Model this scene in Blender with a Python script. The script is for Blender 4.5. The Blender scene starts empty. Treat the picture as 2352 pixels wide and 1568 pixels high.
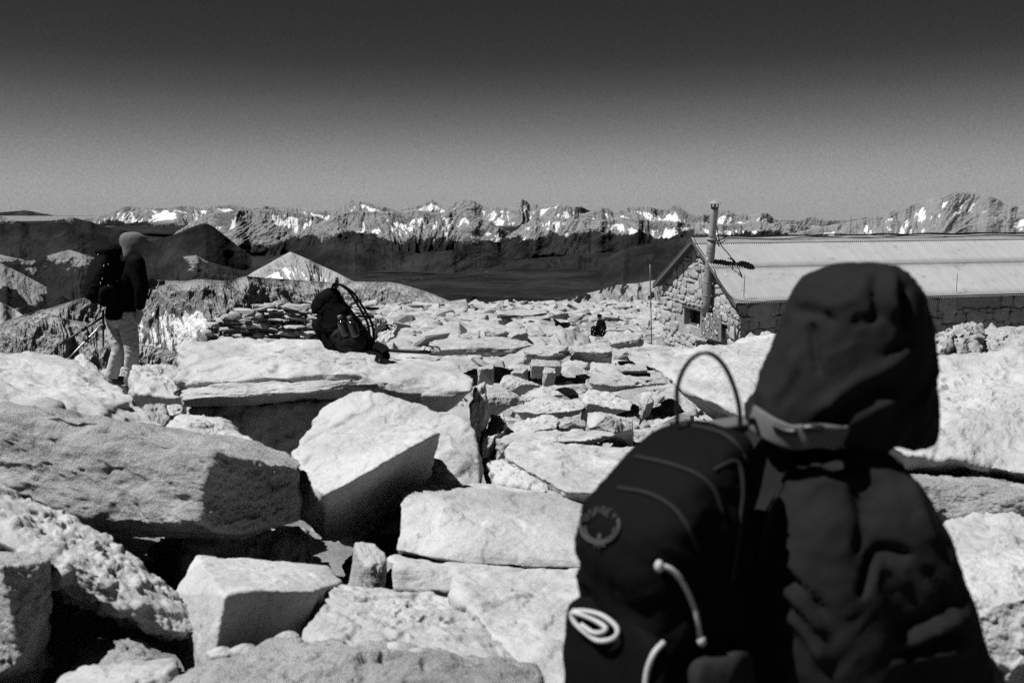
SKY_POW, SKY_MUL = 1.55, 0.11
import bpy, bmesh, math, random
import numpy as np
from mathutils import Vector, Matrix
from mathutils.bvhtree import BVHTree

random.seed(7)
RNG = np.random.default_rng(7)
SC = bpy.context.scene
COL = SC.collection
PI = math.pi
R = math.radians

# ------------------------------------------------------------------ camera geometry
FPX = 2287.0                      # focal length in units of a 2352 px wide frame
PITCH = R(8.43)
CP, SP = math.cos(PITCH), math.sin(PITCH)


def at(px, py, Y):
    """World point seen at (px, py) of the 2352x1568 frame, at world distance Y ahead."""
    a, b = (px - 1176.0) / FPX, (784.0 - py) / FPX
    d = np.array([a, CP + b * SP, -SP + b * CP])
    return d * (Y / d[1])


def pixel_of(p):
    x, y, z = p
    dep = y * CP - z * SP
    up = y * SP + z * CP
    return 1176 + FPX * x / dep, 784 - FPX * up / dep


# ------------------------------------------------------------------ numpy noise
_G = RNG.normal(size=(256, 3))
_G /= np.linalg.norm(_G, axis=1)[:, None]


def gnoise(P, seed=0):
    P = np.asarray(P, dtype=np.float64)
    I = np.floor(P).astype(np.int64)
    Fr = P - I
    U = Fr * Fr * Fr * (Fr * (Fr * 6 - 15) + 10)
    out = np.zeros(len(P))
    for cx in (0, 1):
        for cy in (0, 1):
            for cz in (0, 1):
                h = ((I[:, 0] + cx) * 73856093) ^ ((I[:, 1] + cy) * 19349663) ^ ((I[:, 2] + cz) * 83492791) ^ (seed * 2654435)
                h = (h ^ (h >> 13)) * 1274126177
                h = (h ^ (h >> 16)) & 255
                g = _G[h]
                d = g[:, 0] * (Fr[:, 0] - cx) + g[:, 1] * (Fr[:, 1] - cy) + g[:, 2] * (Fr[:, 2] - cz)
                w = (U[:, 0] if cx else 1 - U[:, 0]) * (U[:, 1] if cy else 1 - U[:, 1]) * (U[:, 2] if cz else 1 - U[:, 2])
                out += w * d
    return out * 1.5


def fbm(P, octv=4, seed=0, gain=0.5, lac=2.03):
    P = np.asarray(P, dtype=np.float64)
    a, s, o = 1.0, 0.0, np.zeros(len(P))
    for k in range(octv):
        o += a * gnoise(P, seed + k * 17)
        s += a
        a *= gain
        P = P * lac
    return o / s


def ridged(P, octv=4, seed=0, gain=0.5, lac=2.03):
    P = np.asarray(P, dtype=np.float64)
    a, s, o = 1.0, 0.0, np.zeros(len(P))
    for k in range(octv):
        o += a * (1 - np.abs(gnoise(P, seed + k * 17)) * 2)
        s += a
        a *= gain
        P = P * lac
    return o / s


def sstep(a, b, x):
    t = np.clip((x - a) / (b - a), 0, 1)
    return t * t * (3 - 2 * t)


# ------------------------------------------------------------------ mesh helpers
def mesh_np(name, V, F, smooth=True):
    V = np.asarray(V, dtype=np.float32)
    me = bpy.data.meshes.new(name)
    if isinstance(F, np.ndarray):
        n, k = F.shape
        me.vertices.add(len(V))
        me.vertices.foreach_set('co', V.ravel())
        me.loops.add(n * k)
        me.loops.foreach_set('vertex_index', F.astype(np.int32).ravel())
        me.polygons.add(n)
        me.polygons.foreach_set('loop_start', np.arange(0, n * k, k, dtype=np.int32))
        me.polygons.foreach_set('loop_total', np.full(n, k, dtype=np.int32))
        me.update(calc_edges=True)
        me.validate()
    else:
        me.from_pydata([tuple(v) for v in V], [], F)
        me.update()
    me.polygons.foreach_set('use_smooth', np.full(len(me.polygons), bool(smooth)))
    return me


def set_attr(me, name, vals):
    a = me.attributes.new(name, 'FLOAT', 'POINT')
    a.data.foreach_set('value', np.asarray(vals, dtype=np.float32))


def link(name, me, mat=None, parent=None, loc=None):
    o = bpy.data.objects.new(name, me)
    COL.objects.link(o)
    if mat is not None and me is not None and len(me.materials) == 0:
        me.materials.append(mat)
    if loc is not None:
        o.location = loc
    if parent is not None:
        o.parent = parent
        o.matrix_parent_inverse = Matrix.Translation(-Vector(parent.location)) if parent.rotation_euler[:] == (0, 0, 0) else parent.matrix_basis.inverted()
    return o


def tag(o, label=None, cat=None, group=None, kind=None):
    if label: o['label'] = label
    if cat: o['category'] = cat
    if group: o['group'] = group
    if kind: o['kind'] = kind
    return o


def empty(name, loc):
    o = bpy.data.objects.new(name, None)
    o.empty_display_size = 0.1
    COL.objects.link(o)
    o.location = Vector(loc)
    return o


def centred(name, V, F, mat, parent=None, smooth=True):
    """Link world-space geometry with the object's origin at the bottom middle of it."""
    V = np.asarray(V, dtype=np.float64)
    c = (V.min(0) + V.max(0)) / 2
    c[2] = V[:, 2].min()
    return link(name, mesh_np(name, V - c, F, smooth), mat, parent, Vector(c))


class MB:
    """Collects pieces of geometry into one mesh."""
    def __init__(self):
        self.V, self.F, self.n = [], [], 0

    def add(self, V, F):
        V = np.asarray(V, dtype=np.float64)
        for f in F:
            self.F.append(tuple(int(i) + self.n for i in f))
        self.V.append(V)
        self.n += len(V)
        return self

    def box(self, c, hx, hy, hz):
        """c centre; hx, hy, hz half axis VECTORS"""
        c, hx, hy, hz = map(np.asarray, (c, hx, hy, hz))
        V = [c + sx * hx + sy * hy + sz * hz for sz in (-1, 1) for sy in (-1, 1) for sx in (-1, 1)]
        F = [(0, 2, 3, 1), (4, 5, 7, 6), (0, 1, 5, 4), (2, 6, 7, 3), (0, 4, 6, 2), (1, 3, 7, 5)]
        return self.add(V, F)

    def tube(self, pts, rad, n=10, k=4):
        V, F = limb(pts, rad, n=n, k=k)
        return self.add(V, F)

    def verts(self):
        return np.concatenate(self.V)

    def build(self, name, mat, parent=None, smooth=False):
        return centred(name, self.verts(), self.F, mat, parent, smooth)


def catmull(A, k):
    """A (n, d) -> smooth resample with k steps per span"""
    A = np.asarray(A, dtype=np.float64)
    n = len(A)
    if n < 3:
        t = np.linspace(0, 1, k + 1)[:, None]
        return A[0] * (1 - t) + A[1] * t
    E = np.vstack([2 * A[0] - A[1], A, 2 * A[-1] - A[-2]])
    out = []
    for i in range(n - 1):
        p0, p1, p2, p3 = E[i], E[i + 1], E[i + 2], E[i + 3]
        for j in range(k):
            t = j / k
            out.append(0.5 * (2 * p1 + (p2 - p0) * t + (2 * p0 - 5 * p1 + 4 * p2 - p3) * t * t + (3 * p1 - p0 - 3 * p2 + p3) * t ** 3))
    out.append(A[-1])
    return np.array(out)


def loft(rings, n=24, k=4, power=2.0, caps=True):
    """rings: list of (centre, U half axis, V half axis); closed surface through them"""
    A = np.array([np.concatenate([np.asarray(c, float), np.asarray(u, float), np.asarray(v, float)]) for c, u, v in rings])
    A = catmull(A, k)
    th = np.linspace(0, 2 * PI, n, endpoint=False)
    ct, st = np.cos(th), np.sin(th)
    ct = np.sign(ct) * np.abs(ct) ** (2 / power)
    st = np.sign(st) * np.abs(st) ** (2 / power)
    V = []
    for a in A:
        V.append(a[0:3][None] + ct[:, None] * a[3:6][None] + st[:, None] * a[6:9][None])
    V = np.concatenate(V)
    m = len(A)
    F = []
    for i in range(m - 1):
        for j in range(n):
            j2 = (j + 1) % n
            F.append((i * n + j, i * n + j2, (i + 1) * n + j2, (i + 1) * n + j))
    if caps:
        V = np.vstack([V, A[0, :3], A[-1, :3]])
        a, b = len(V) - 2, len(V) - 1
        for j in range(n):
            j2 = (j + 1) % n
            F.append((a, j2, j))
            F.append((b, (m - 1) * n + j, (m - 1) * n + j2))
    return V, F


def limb(pts, rad, n=12, k=4, flat=1.0, flatdir=None):
    pts = [np.asarray(p, float) for p in pts]
    if np.isscalar(rad):
        rad = [rad] * len(pts)
    A = catmull(np.array([np.append(p, r) for p, r in zip(pts, rad)]), k)
    P, Rr = A[:, :3], np.maximum(A[:, 3], 1e-4)
    T = np.gradient(P, axis=0)
    T /= np.linalg.norm(T, axis=1)[:, None] + 1e-12
    up = np.array([0.0, 0, 1]) if abs(T[0][2]) < 0.9 else np.array([1.0, 0, 0])
    if flatdir is not None:
        up = np.asarray(flatdir, float)
    rings = []
    u = up - T[0] * np.dot(up, T[0])
    u /= np.linalg.norm(u)
    for p, r, t in zip(P, Rr, T):
        u = u - t * np.dot(u, t)
        u /= np.linalg.norm(u) + 1e-12
        v = np.cross(t, u)
        rings.append((p, u * r * flat, v * r))
    return loft(rings, n=n, k=1)


def ball(c, r, n=16, m=10):
    c = np.asarray(c, float)
    if np.isscalar(r):
        r = (r, r, r)
    r = np.asarray(r, float)
    rings = []
    for i in range(1, m):
        ph = PI * i / m
        rings.append((c + np.array([0, 0, r[2] * math.cos(ph)]), np.array([r[0] * math.sin(ph), 0, 0]), np.array([0, r[1] * math.sin(ph), 0])))
    V, F = loft(rings, n=n, k=1)
    V[-2] = c + [0, 0, r[2]]
    V[-1] = c - np.array([0, 0, r[2]])
    return V, F


def vnormals(V, F):
    N = np.zeros_like(V)
    if F.shape[1] == 3:
        fn = np.cross(V[F[:, 1]] - V[F[:, 0]], V[F[:, 2]] - V[F[:, 0]])
    else:
        fn = np.cross(V[F[:, 2]] - V[F[:, 0]], V[F[:, 3]] - V[F[:, 1]])
    for k in range(F.shape[1]):
        for c in range(3):
            N[:, c] += np.bincount(F[:, k], fn[:, c], minlength=len(V))
    return N / (np.linalg.norm(N, axis=1)[:, None] + 1e-20)


def edges_of(F):
    k = F.shape[1]
    E = np.concatenate([F[:, [i, (i + 1) % k]] for i in range(k)])
    E.sort(axis=1)
    return np.unique(E, axis=0)


def laplace(V, E, it=3, lam=0.5):
    n = len(V)
    deg = np.bincount(E.ravel(), minlength=n).astype(float)
    for _ in range(it):
        S = np.empty_like(V)
        for c in range(3):
            S[:, c] = np.bincount(E[:, 0], V[E[:, 1], c], minlength=n) + np.bincount(E[:, 1], V[E[:, 0], c], minlength=n)
        V = V + lam * (S / np.maximum(deg, 1)[:, None] - V)
    return V


def remesh(parts, voxel, smooth=3):
    """Union of closed pieces as one continuous quad surface -> (V, F quads)"""
    mb = MB()
    for V, F in parts:
        mb.add(V, F)
    me = bpy.data.meshes.new('tmp')
    me.from_pydata([tuple(v) for v in mb.verts()], [], mb.F)
    bm = bmesh.new(); bm.from_mesh(me)
    bmesh.ops.recalc_face_normals(bm, faces=bm.faces)
    bm.to_mesh(me); bm.free()
    o = bpy.data.objects.new('tmp', me)
    COL.objects.link(o)
    m = o.modifiers.new('r', 'REMESH')
    m.mode = 'VOXEL'
    m.voxel_size = voxel
    dg = bpy.context.evaluated_depsgraph_get()
    ev = o.evaluated_get(dg)
    em = ev.to_mesh()
    V = np.empty(len(em.vertices) * 3)
    em.vertices.foreach_get('co', V)
    V = V.reshape(-1, 3)
    Fl = np.empty(len(em.loops), dtype=np.int32)
    em.loops.foreach_get('vertex_index', Fl)
    F = Fl.reshape(-1, 4) if len(Fl) == 4 * len(em.polygons) else None
    if F is None:
        em.calc_loop_triangles()
        T = np.empty(len(em.loop_triangles) * 3, dtype=np.int32)
        em.loop_triangles.foreach_get('vertices', T)
        F = T.reshape(-1, 3)
    ev.to_mesh_clear()
    bpy.data.objects.remove(o)
    bpy.data.meshes.remove(me)
    if smooth:
        V = laplace(V, edges_of(F), smooth)
    return V, F


# ------------------------------------------------------------------ rocks
_ICO = {}


def ico(level):
    if level not in _ICO:
        bm = bmesh.new()
        bmesh.ops.create_icosphere(bm, subdivisions=level, radius=1.0)
        bm.verts.ensure_lookup_table()
        V = np.array([v.co[:] for v in bm.verts])
        F = np.array([[v.index for v in f.verts] for f in bm.faces], dtype=np.int32)
        bm.free()
        _ICO[level] = (V, F, edges_of(F))
    return _ICO[level]


def hull_planes(pts):
    bm = bmesh.new()
    for p in pts:
        bm.verts.new(Vector(p))
    r = bmesh.ops.convex_hull(bm, input=bm.verts)
    bmesh.ops.delete(bm, geom=[v for v in bm.verts if not v.link_faces], context='VERTS')
    bmesh.ops.recalc_face_normals(bm, faces=bm.faces)
    HV = np.array([v.co[:] for v in bm.verts])
    c = HV.mean(0)
    N, D = [], []
    for f in bm.faces:
        n = np.array(f.normal[:])
        d = np.dot(n, np.array(f.verts[0].co[:]) - c)
        if d < 0:
            n, d = -n, -d
        N.append(n); D.append(max(d, 1e-4))
    bm.free()
    return c, HV, np.array(N), np.array(D)


def rock_verts(pts, level=6, seed=0, warp=0.05, low=0.02, mid=0.010, fine=0.004, rnd=4, strat=0.0, chips=0.02, f0=None):
    """Closed rock surface: convex block through pts, weathered edges, fractured and pitted faces."""
    c, HV, N, D = hull_planes(pts)
    S, F, E = ico(level)
    Q = HV - c
    w, U = np.linalg.eigh(Q.T @ Q)
    h = np.abs(Q @ U).max(0)
    h = np.maximum(h, 0.12 * h.max())
    Dn = (S * h) @ U.T
    size = float(np.sort(h)[1])
    so = np.array([seed * 3.17 + 1.3, seed * 1.71 + 7.7, seed * 2.39 + 4.1])
    Wd = np.stack([fbm(S * 2.2 + so + k * 11, 3, seed + k) for k in range(3)], 1)
    Dw = Dn + Wd * warp * h.max()
    r = 1.0 / np.max((Dw @ N.T) / D[None], axis=1)
    V = Dn * r[:, None]
    V = laplace(V, E, max(1, rnd - 1) if level > 5 else rnd)
    nrm = vnormals(V, F)
    if f0 is None:
        f0 = 1.0 / max(size, 0.05)
    P = V
    kz = float(np.clip(size / 0.33, 0.2, 1.0))
    low, mid, fine, chips = low * kz, mid * kz, fine * kz, chips * kz
    d = low * fbm(P * f0 * 1.1 + so, 3, seed)
    if chips:
        cn = fbm(P * f0 * 2.0 + so * 2, 2, seed + 3)
        d = d - chips * sstep(0.10, 0.22, cn) - 0.6 * chips * sstep(0.05, 0.12, fbm(P * f0 * 4.6 + so, 2, seed + 9))
    if strat:
        q = P @ U[:, 0]
        d = d + strat * gnoise(np.stack([q / (size * 0.16), (P @ U[:, 1]) * f0 * 0.6, (P @ U[:, 2]) * f0 * 0.6], 1) + so, seed)
    if mid:
        d = d + mid * fbm(P * 11.0 / math.sqrt(kz) + so, 5, seed + 5, 0.66)
    if fine:
        m = sstep(-0.2, 0.4, fbm(P * f0 * 1.6 + so * 1.5, 2, seed + 23))
        d = d + fine * (0.35 + m) * ridged(P * 34.0 + so, 3, seed + 31, 0.6)
    V = V + nrm * d[:, None]
    return V + c, F


def scatter_hull(n, rng, flat=0.3, taper=0.8):
    """small angular slab of unit radius"""
    a = np.sort(rng.uniform(0, 2 * PI, n))
    rr = rng.uniform(0.7, 1.0, n)
    asp = rng.uniform(0.5, 0.95)
    top = np.stack([np.cos(a) * rr * taper, np.sin(a) * rr * asp * taper, np.full(n, flat) + rng.uniform(-0.07, 0.07, n) * flat * 3], 1)
    b = a + rng.uniform(-0.2, 0.2, n)
    bot = np.stack([np.cos(b) * rr, np.sin(b) * rr * asp, np.full(n, -flat) + rng.uniform(-0.1, 0.1, n) * flat], 1)
    mid = np.stack([np.cos(a + .2) * rr * 1.04, np.sin(a + .2) * rr * asp * 1.04, rng.uniform(-0.3, 0.5, n) * flat], 1)
    return np.vstack([top, bot, mid])


def hull_tris(pts):
    bm = bmesh.new()
    for p in pts:
        bm.verts.new(Vector(p))
    bmesh.ops.convex_hull(bm, input=bm.verts)
    bmesh.ops.delete(bm, geom=[v for v in bm.verts if not v.link_faces], context='VERTS')
    bmesh.ops.recalc_face_normals(bm, faces=bm.faces)
    bm.verts.index_update()
    V = np.array([v.co[:] for v in bm.verts])
    F = np.array([[v.index for v in f.verts] for f in bm.faces], dtype=np.int32)
    bm.free()
    return V, F


# ------------------------------------------------------------------ materials
def newmat(name):
    m = bpy.data.materials.new(name)
    m.use_nodes = True
    nt = m.node_tree
    for n in list(nt.nodes):
        if n.type != 'OUTPUT_MATERIAL':
            nt.nodes.remove(n)
    return m, nt, nt.nodes, nt.nodes['Material Output'] if 'Material Output' in nt.nodes else nt.nodes[0]


class NB:
    """tiny node builder"""
    def __init__(self, name):
        self.m, self.nt, self.N, self.out = newmat(name)
        self.L = self.nt.links

    def node(self, t, **kw):
        n = self.N.new(t)
        for k, v in kw.items():
            setattr(n, k, v)
        return n

    def set(self, sock, v):
        if hasattr(v, 'is_output') or isinstance(v, bpy.types.NodeSocket):
            self.L.new(v, sock)
        elif v is not None:
            sock.default_value = v

    def math(self, op, a, b=None, c=None, clamp=False):
        n = self.node('ShaderNodeMath', operation=op, use_clamp=clamp)
        self.set(n.inputs[0], a); self.set(n.inputs[1], b)
        if c is not None: self.set(n.inputs[2], c)
        return n.outputs[0]

    def noise(self, vec, scale, detail=4.0, rough=0.55, dist=0.0, lac=2.0):
        n = self.node('ShaderNodeTexNoise')
        self.set(n.inputs['Vector'], vec)
        n.inputs['Scale'].default_value = scale
        n.inputs['Detail'].default_value = detail
        n.inputs['Roughness'].default_value = rough
        n.inputs['Distortion'].default_value = dist
        n.inputs['Lacunarity'].default_value = lac
        return n.outputs[0]

    def voronoi(self, vec, scale, feature='F1', out='Distance', rand=1.0):
        n = self.node('ShaderNodeTexVoronoi', feature=feature)
        self.set(n.inputs['Vector'], vec)
        n.inputs['Scale'].default_value = scale
        n.inputs['Randomness'].default_value = rand
        return n.outputs[out]

    def ramp(self, x, a, b, lo=0.0, hi=1.0):
        n = self.node('ShaderNodeMapRange', interpolation_type='SMOOTHSTEP')
        self.set(n.inputs['Value'], x)
        n.inputs['From Min'].default_value = a
        n.inputs['From Max'].default_value = b
        n.inputs['To Min'].default_value = lo
        n.inputs['To Max'].default_value = hi
        return n.outputs[0]

    def mix(self, f, a, b):
        n = self.node('ShaderNodeMix', data_type='FLOAT')
        self.set(n.inputs[0], f); self.set(n.inputs[2], a); self.set(n.inputs[3], b)
        return n.outputs[0]

    def attr(self, name):
        return self.node('ShaderNodeAttribute', attribute_name=name).outputs['Fac']

    def coords(self, rand=True, scale=None):
        tc = self.node('ShaderNodeTexCoord')
        v = tc.outputs['Object']
        if rand:
            oi = self.node('ShaderNodeObjectInfo')
            mm = self.node('ShaderNodeVectorMath', operation='SCALE')
            mm.inputs[0].default_value = (37.1, 91.7, 53.3)
            self.L.new(oi.outputs['Random'], mm.inputs['Scale'])
            ad = self.node('ShaderNodeVectorMath', operation='ADD')
            self.L.new(v, ad.inputs[0]); self.L.new(mm.outputs[0], ad.inputs[1])
            v = ad.outputs[0]
        if scale:
            sc = self.node('ShaderNodeVectorMath', operation='MULTIPLY')
            self.L.new(v, sc.inputs[0]); sc.inputs[1].default_value = scale
            v = sc.outputs[0]
        return v

    def world(self):
        return self.node('ShaderNodeNewGeometry').outputs['Position']

    def grey(self, v):
        n = self.node('ShaderNodeCombineColor')
        for i in range(3):
            self.set(n.inputs[i], v)
        return n.outputs[0]

    def finish(self, val, rough=0.85, bump=None, bstr=0.5, bdist=0.01, metal=0.0, spec=0.3, sheen=0.0, rough_sock=None):
        b = self.node('ShaderNodeBsdfPrincipled')
        self.L.new(self.grey(val), b.inputs['Base Color'])
        self.set(b.inputs['Roughness'], rough_sock if rough_sock is not None else rough)
        b.inputs['Metallic'].default_value = metal
        b.inputs['Specular IOR Level'].default_value = spec
        if sheen:
            b.inputs['Sheen Weight'].default_value = sheen
            b.inputs['Sheen Roughness'].default_value = 0.5
        if bump is not None:
            bn = self.node('ShaderNodeBump')
            bn.inputs['Strength'].default_value = bstr
            bn.inputs['Distance'].default_value = bdist
            self.L.new(bump, bn.inputs['Height'])
            self.L.new(bn.outputs[0], b.inputs['Normal'])
        self.L.new(b.outputs[0], self.out.inputs['Surface'])
        return self.m


def granite(name, base=0.56, stain=0.0, bump=0.45):
    n = NB(name)
    v = n.coords()
    big = n.noise(v, 2.2, 3, 0.6)
    med = n.noise(v, 14, 5, 0.65)
    spk = n.noise(v, 130, 2, 0.7)
    grain = n.voronoi(v, 210)
    c = n.math('MULTIPLY_ADD', n.ramp(big, 0.3, 0.7), 0.09, base - 0.06)
    c = n.math('ADD', c, n.math('MULTIPLY', n.math('SUBTRACT', med, 0.5), 0.12))
    c = n.math('ADD', c, n.math('MULTIPLY', n.math('SUBTRACT', spk, 0.5), 0.25))
    c = n.math('MULTIPLY', c, n.ramp(grain, 0.0, 0.35, 0.72, 1.0))
    if stain:
        s = n.ramp(n.noise(v, 5.5, 6, 0.72, 0.6), 0.56, 0.64)
        s2 = n.ramp(n.noise(v, 30, 3, 0.7), 0.42, 0.55)
        s = n.math('MULTIPLY', s, s2)
        c = n.math('MULTIPLY', c, n.math('SUBTRACT', 1.0, n.math('MULTIPLY', s, stain)))
    c = n.math('MAXIMUM', c, 0.05)
    h = n.math('ADD', n.math('MULTIPLY', n.noise(v, 26, 9, 0.74), 1.0), n.math('MULTIPLY', spk, 0.22))
    return n.finish(c, 0.9, h, bump, 0.03, spec=0.2)


def plain(name, val, rough=0.7, metal=0.0, spec=0.3, nscale=0, namp=0.0, bump=0.0, sheen=0.0, bdist=0.003):
    n = NB(name)
    v = n.coords(rand=False)
    if nscale:
        t = n.noise(v, nscale, 5, 0.65)
        c = n.math('MULTIPLY', n.math('MULTIPLY_ADD', n.math('SUBTRACT', t, 0.5), namp * 2, 1.0), val)
    else:
        t = n.noise(v, 60, 3, 0.6)
        c = n.math('MULTIPLY', n.math('MULTIPLY_ADD', n.math('SUBTRACT', t, 0.5), 0.25, 1.0), val)
    return n.finish(c, rough, t if bump else None, bump, bdist, metal, spec, sheen)


def terrain_mat(name, rock=0.17, forest=0.022, snow=0.55, fscale=1 / 60.0, rough_scale=1 / 300.0):
    n = NB(name)
    p = n.world()
    t1 = n.noise(p, rough_scale, 6, 0.7)
    t2 = n.noise(p, fscale, 4, 0.7)
    t3 = n.noise(p, fscale * 5, 3, 0.7)
    rk = n.math('MULTIPLY', rock, n.math('ADD', 0.45, n.math('ADD', n.math('MULTIPLY', t1, 0.6), n.math('MULTIPLY', t2, 0.5))))
    t0 = n.noise(p, rough_scale * 0.35, 6, 0.72)
    fr = n.math('MULTIPLY', forest, n.math('MULTIPLY', n.math('MULTIPLY_ADD', t3, 1.6, 0.2), n.ramp(t0, 0.35, 0.7, 0.6, 2.6)))
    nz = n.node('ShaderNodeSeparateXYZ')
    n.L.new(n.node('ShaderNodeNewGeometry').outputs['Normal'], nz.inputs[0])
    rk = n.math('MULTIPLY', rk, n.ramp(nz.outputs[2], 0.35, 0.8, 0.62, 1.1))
    fa = n.math('ADD', n.attr('forest'), n.math('ADD', n.math('MULTIPLY', n.math('SUBTRACT', t2, 0.5), 1.3), n.math('MULTIPLY', n.math('SUBTRACT', t1, 0.5), 1.6)))
    fm = n.ramp(fa, 0.42, 0.58)
    c = n.mix(fm, rk, fr)
    sa = n.math('ADD', n.attr('snow'), n.math('MULTIPLY', n.math('SUBTRACT', t2, 0.5), 0.22))
    sm = n.ramp(sa, 0.47, 0.53)
    c = n.mix(sm, c, snow)
    return n.finish(c, 0.95, n.math('ADD', t2, n.math('MULTIPLY', t3, 0.3)), 0.8, 0.6 / fscale, spec=0.05)
# ================================================================== camera, sun, sky
cam = bpy.data.cameras.new('camera')
cam.lens = 35.0
cam.sensor_width = 36.0
cam.clip_start = 0.05
cam.clip_end = 200000.0
cam.dof.use_dof = True
cam.dof.focus_distance = 16.0
cam.dof.aperture_fstop = 4.2
cam_o = bpy.data.objects.new('camera', cam)
cam_o.rotation_euler = (PI / 2 - PITCH, 0, 0)
COL.objects.link(cam_o)
SC.camera = cam_o

SUN = np.array([-0.58, -0.15, 1.0]); SUN /= np.linalg.norm(SUN)
sl = bpy.data.lights.new('sun', 'SUN')
sl.energy = 5.0
sl.angle = R(0.53)
sl.color = (1.0, 1.0, 1.0)
so_ = bpy.data.objects.new('sun', sl)
so_.rotation_euler = Vector(SUN).to_track_quat('Z', 'Y').to_euler()
so_.location = (-6, -3, 12)
COL.objects.link(so_)

w = bpy.data.worlds.new('World')
SC.world = w
w.use_nodes = True
nt = w.node_tree
for n_ in list(nt.nodes): nt.nodes.remove(n_)
wo = nt.nodes.new('ShaderNodeOutputWorld')
bg = nt.nodes.new('ShaderNodeBackground')
sky = nt.nodes.new('ShaderNodeTexSky')
sky.sky_type = 'NISHITA'
sky.sun_disc = False
sky.sun_elevation = math.asin(SUN[2])
sky.sun_rotation = math.atan2(SUN[0], SUN[1])
sky.altitude = 4400
sky.air_density = 1.0
sky.dust_density = 0.6
sky.ozone_density = 1.0
# black-and-white film behind a deep red filter: only the red light of the sky counts, with a steep contrast
sp = nt.nodes.new('ShaderNodeSeparateColor')
nt.links.new(sky.outputs[0], sp.inputs[0])
dv = nt.nodes.new('ShaderNodeMath'); dv.operation = 'MULTIPLY'
nt.links.new(sp.outputs[0], dv.inputs[0]); dv.inputs[1].default_value = 0.1
rp = nt.nodes.new('ShaderNodeValToRGB')
rp.color_ramp.interpolation = 'B_SPLINE'
stops = [(0.0, 0.0), (0.08, 0.06), (0.12, 0.11), (0.178, 0.18), (0.21, 0.215), (0.242, 0.29), (0.30, 0.60), (0.386, 1.06), (0.48, 1.50), (0.60, 1.86), (0.70, 1.98), (0.80, 2.0), (1.0, 2.0)]
while len(rp.color_ramp.elements) < len(stops): rp.color_ramp.elements.new(0.5)
for e_, (p_, v_) in zip(rp.color_ramp.elements, stops):
    e_.position = p_
    e_.color = (v_ / 2, v_ / 2, v_ / 2, 1)
nt.links.new(dv.outputs[0], rp.inputs[0])
ml = nt.nodes.new('ShaderNodeMath'); ml.operation = 'MULTIPLY'
nt.links.new(rp.outputs[0], ml.inputs[0]); ml.inputs[1].default_value = 2.0
# fine noise put into the sky colour to imitate film grain
tcw = nt.nodes.new('ShaderNodeTexCoord')
nz = nt.nodes.new('ShaderNodeTexNoise'); nz.inputs['Scale'].default_value = 620.0; nz.inputs['Detail'].default_value = 1.0
nt.links.new(tcw.outputs['Generated'], nz.inputs['Vector'])
mr = nt.nodes.new('ShaderNodeMapRange'); mr.inputs['From Min'].default_value = 0.2; mr.inputs['From Max'].default_value = 0.8
mr.inputs['To Min'].default_value = 0.84; mr.inputs['To Max'].default_value = 1.16
nt.links.new(nz.outputs[0], mr.inputs['Value'])
m2 = nt.nodes.new('ShaderNodeMath'); m2.operation = 'MULTIPLY'
nt.links.new(ml.outputs[0], m2.inputs[0]); nt.links.new(mr.outputs[0], m2.inputs[1])
ml = m2
cb = nt.nodes.new('ShaderNodeCombineColor')
for i in range(3): nt.links.new(ml.outputs[0], cb.inputs[i])
nt.links.new(cb.outputs[0], bg.inputs[0])
bg.inputs[1].default_value = 0.1
nt.links.new(bg.outputs[0], wo.inputs[0])

SC.render.engine = 'CYCLES'
SC.view_settings.view_transform = 'Standard'
SC.view_settings.look = 'None'
SC.view_settings.exposure = 0.8
SC.view_settings.gamma = 1.0
SC.cycles.use_denoising = False
SC.cycles.max_bounces = 6
SC.cycles.diffuse_bounces = 1
SC.cycles.glossy_bounces = 2
SC.cycles.volume_bounces = 0
# ================================================================== distant mountains
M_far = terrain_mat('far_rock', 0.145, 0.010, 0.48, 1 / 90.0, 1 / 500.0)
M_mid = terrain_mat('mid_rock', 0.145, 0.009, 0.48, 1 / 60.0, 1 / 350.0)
M_near = terrain_mat('near_rock', 0.215, 0.009, 0.52, 1 / 9.0, 1 / 45.0)


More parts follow.
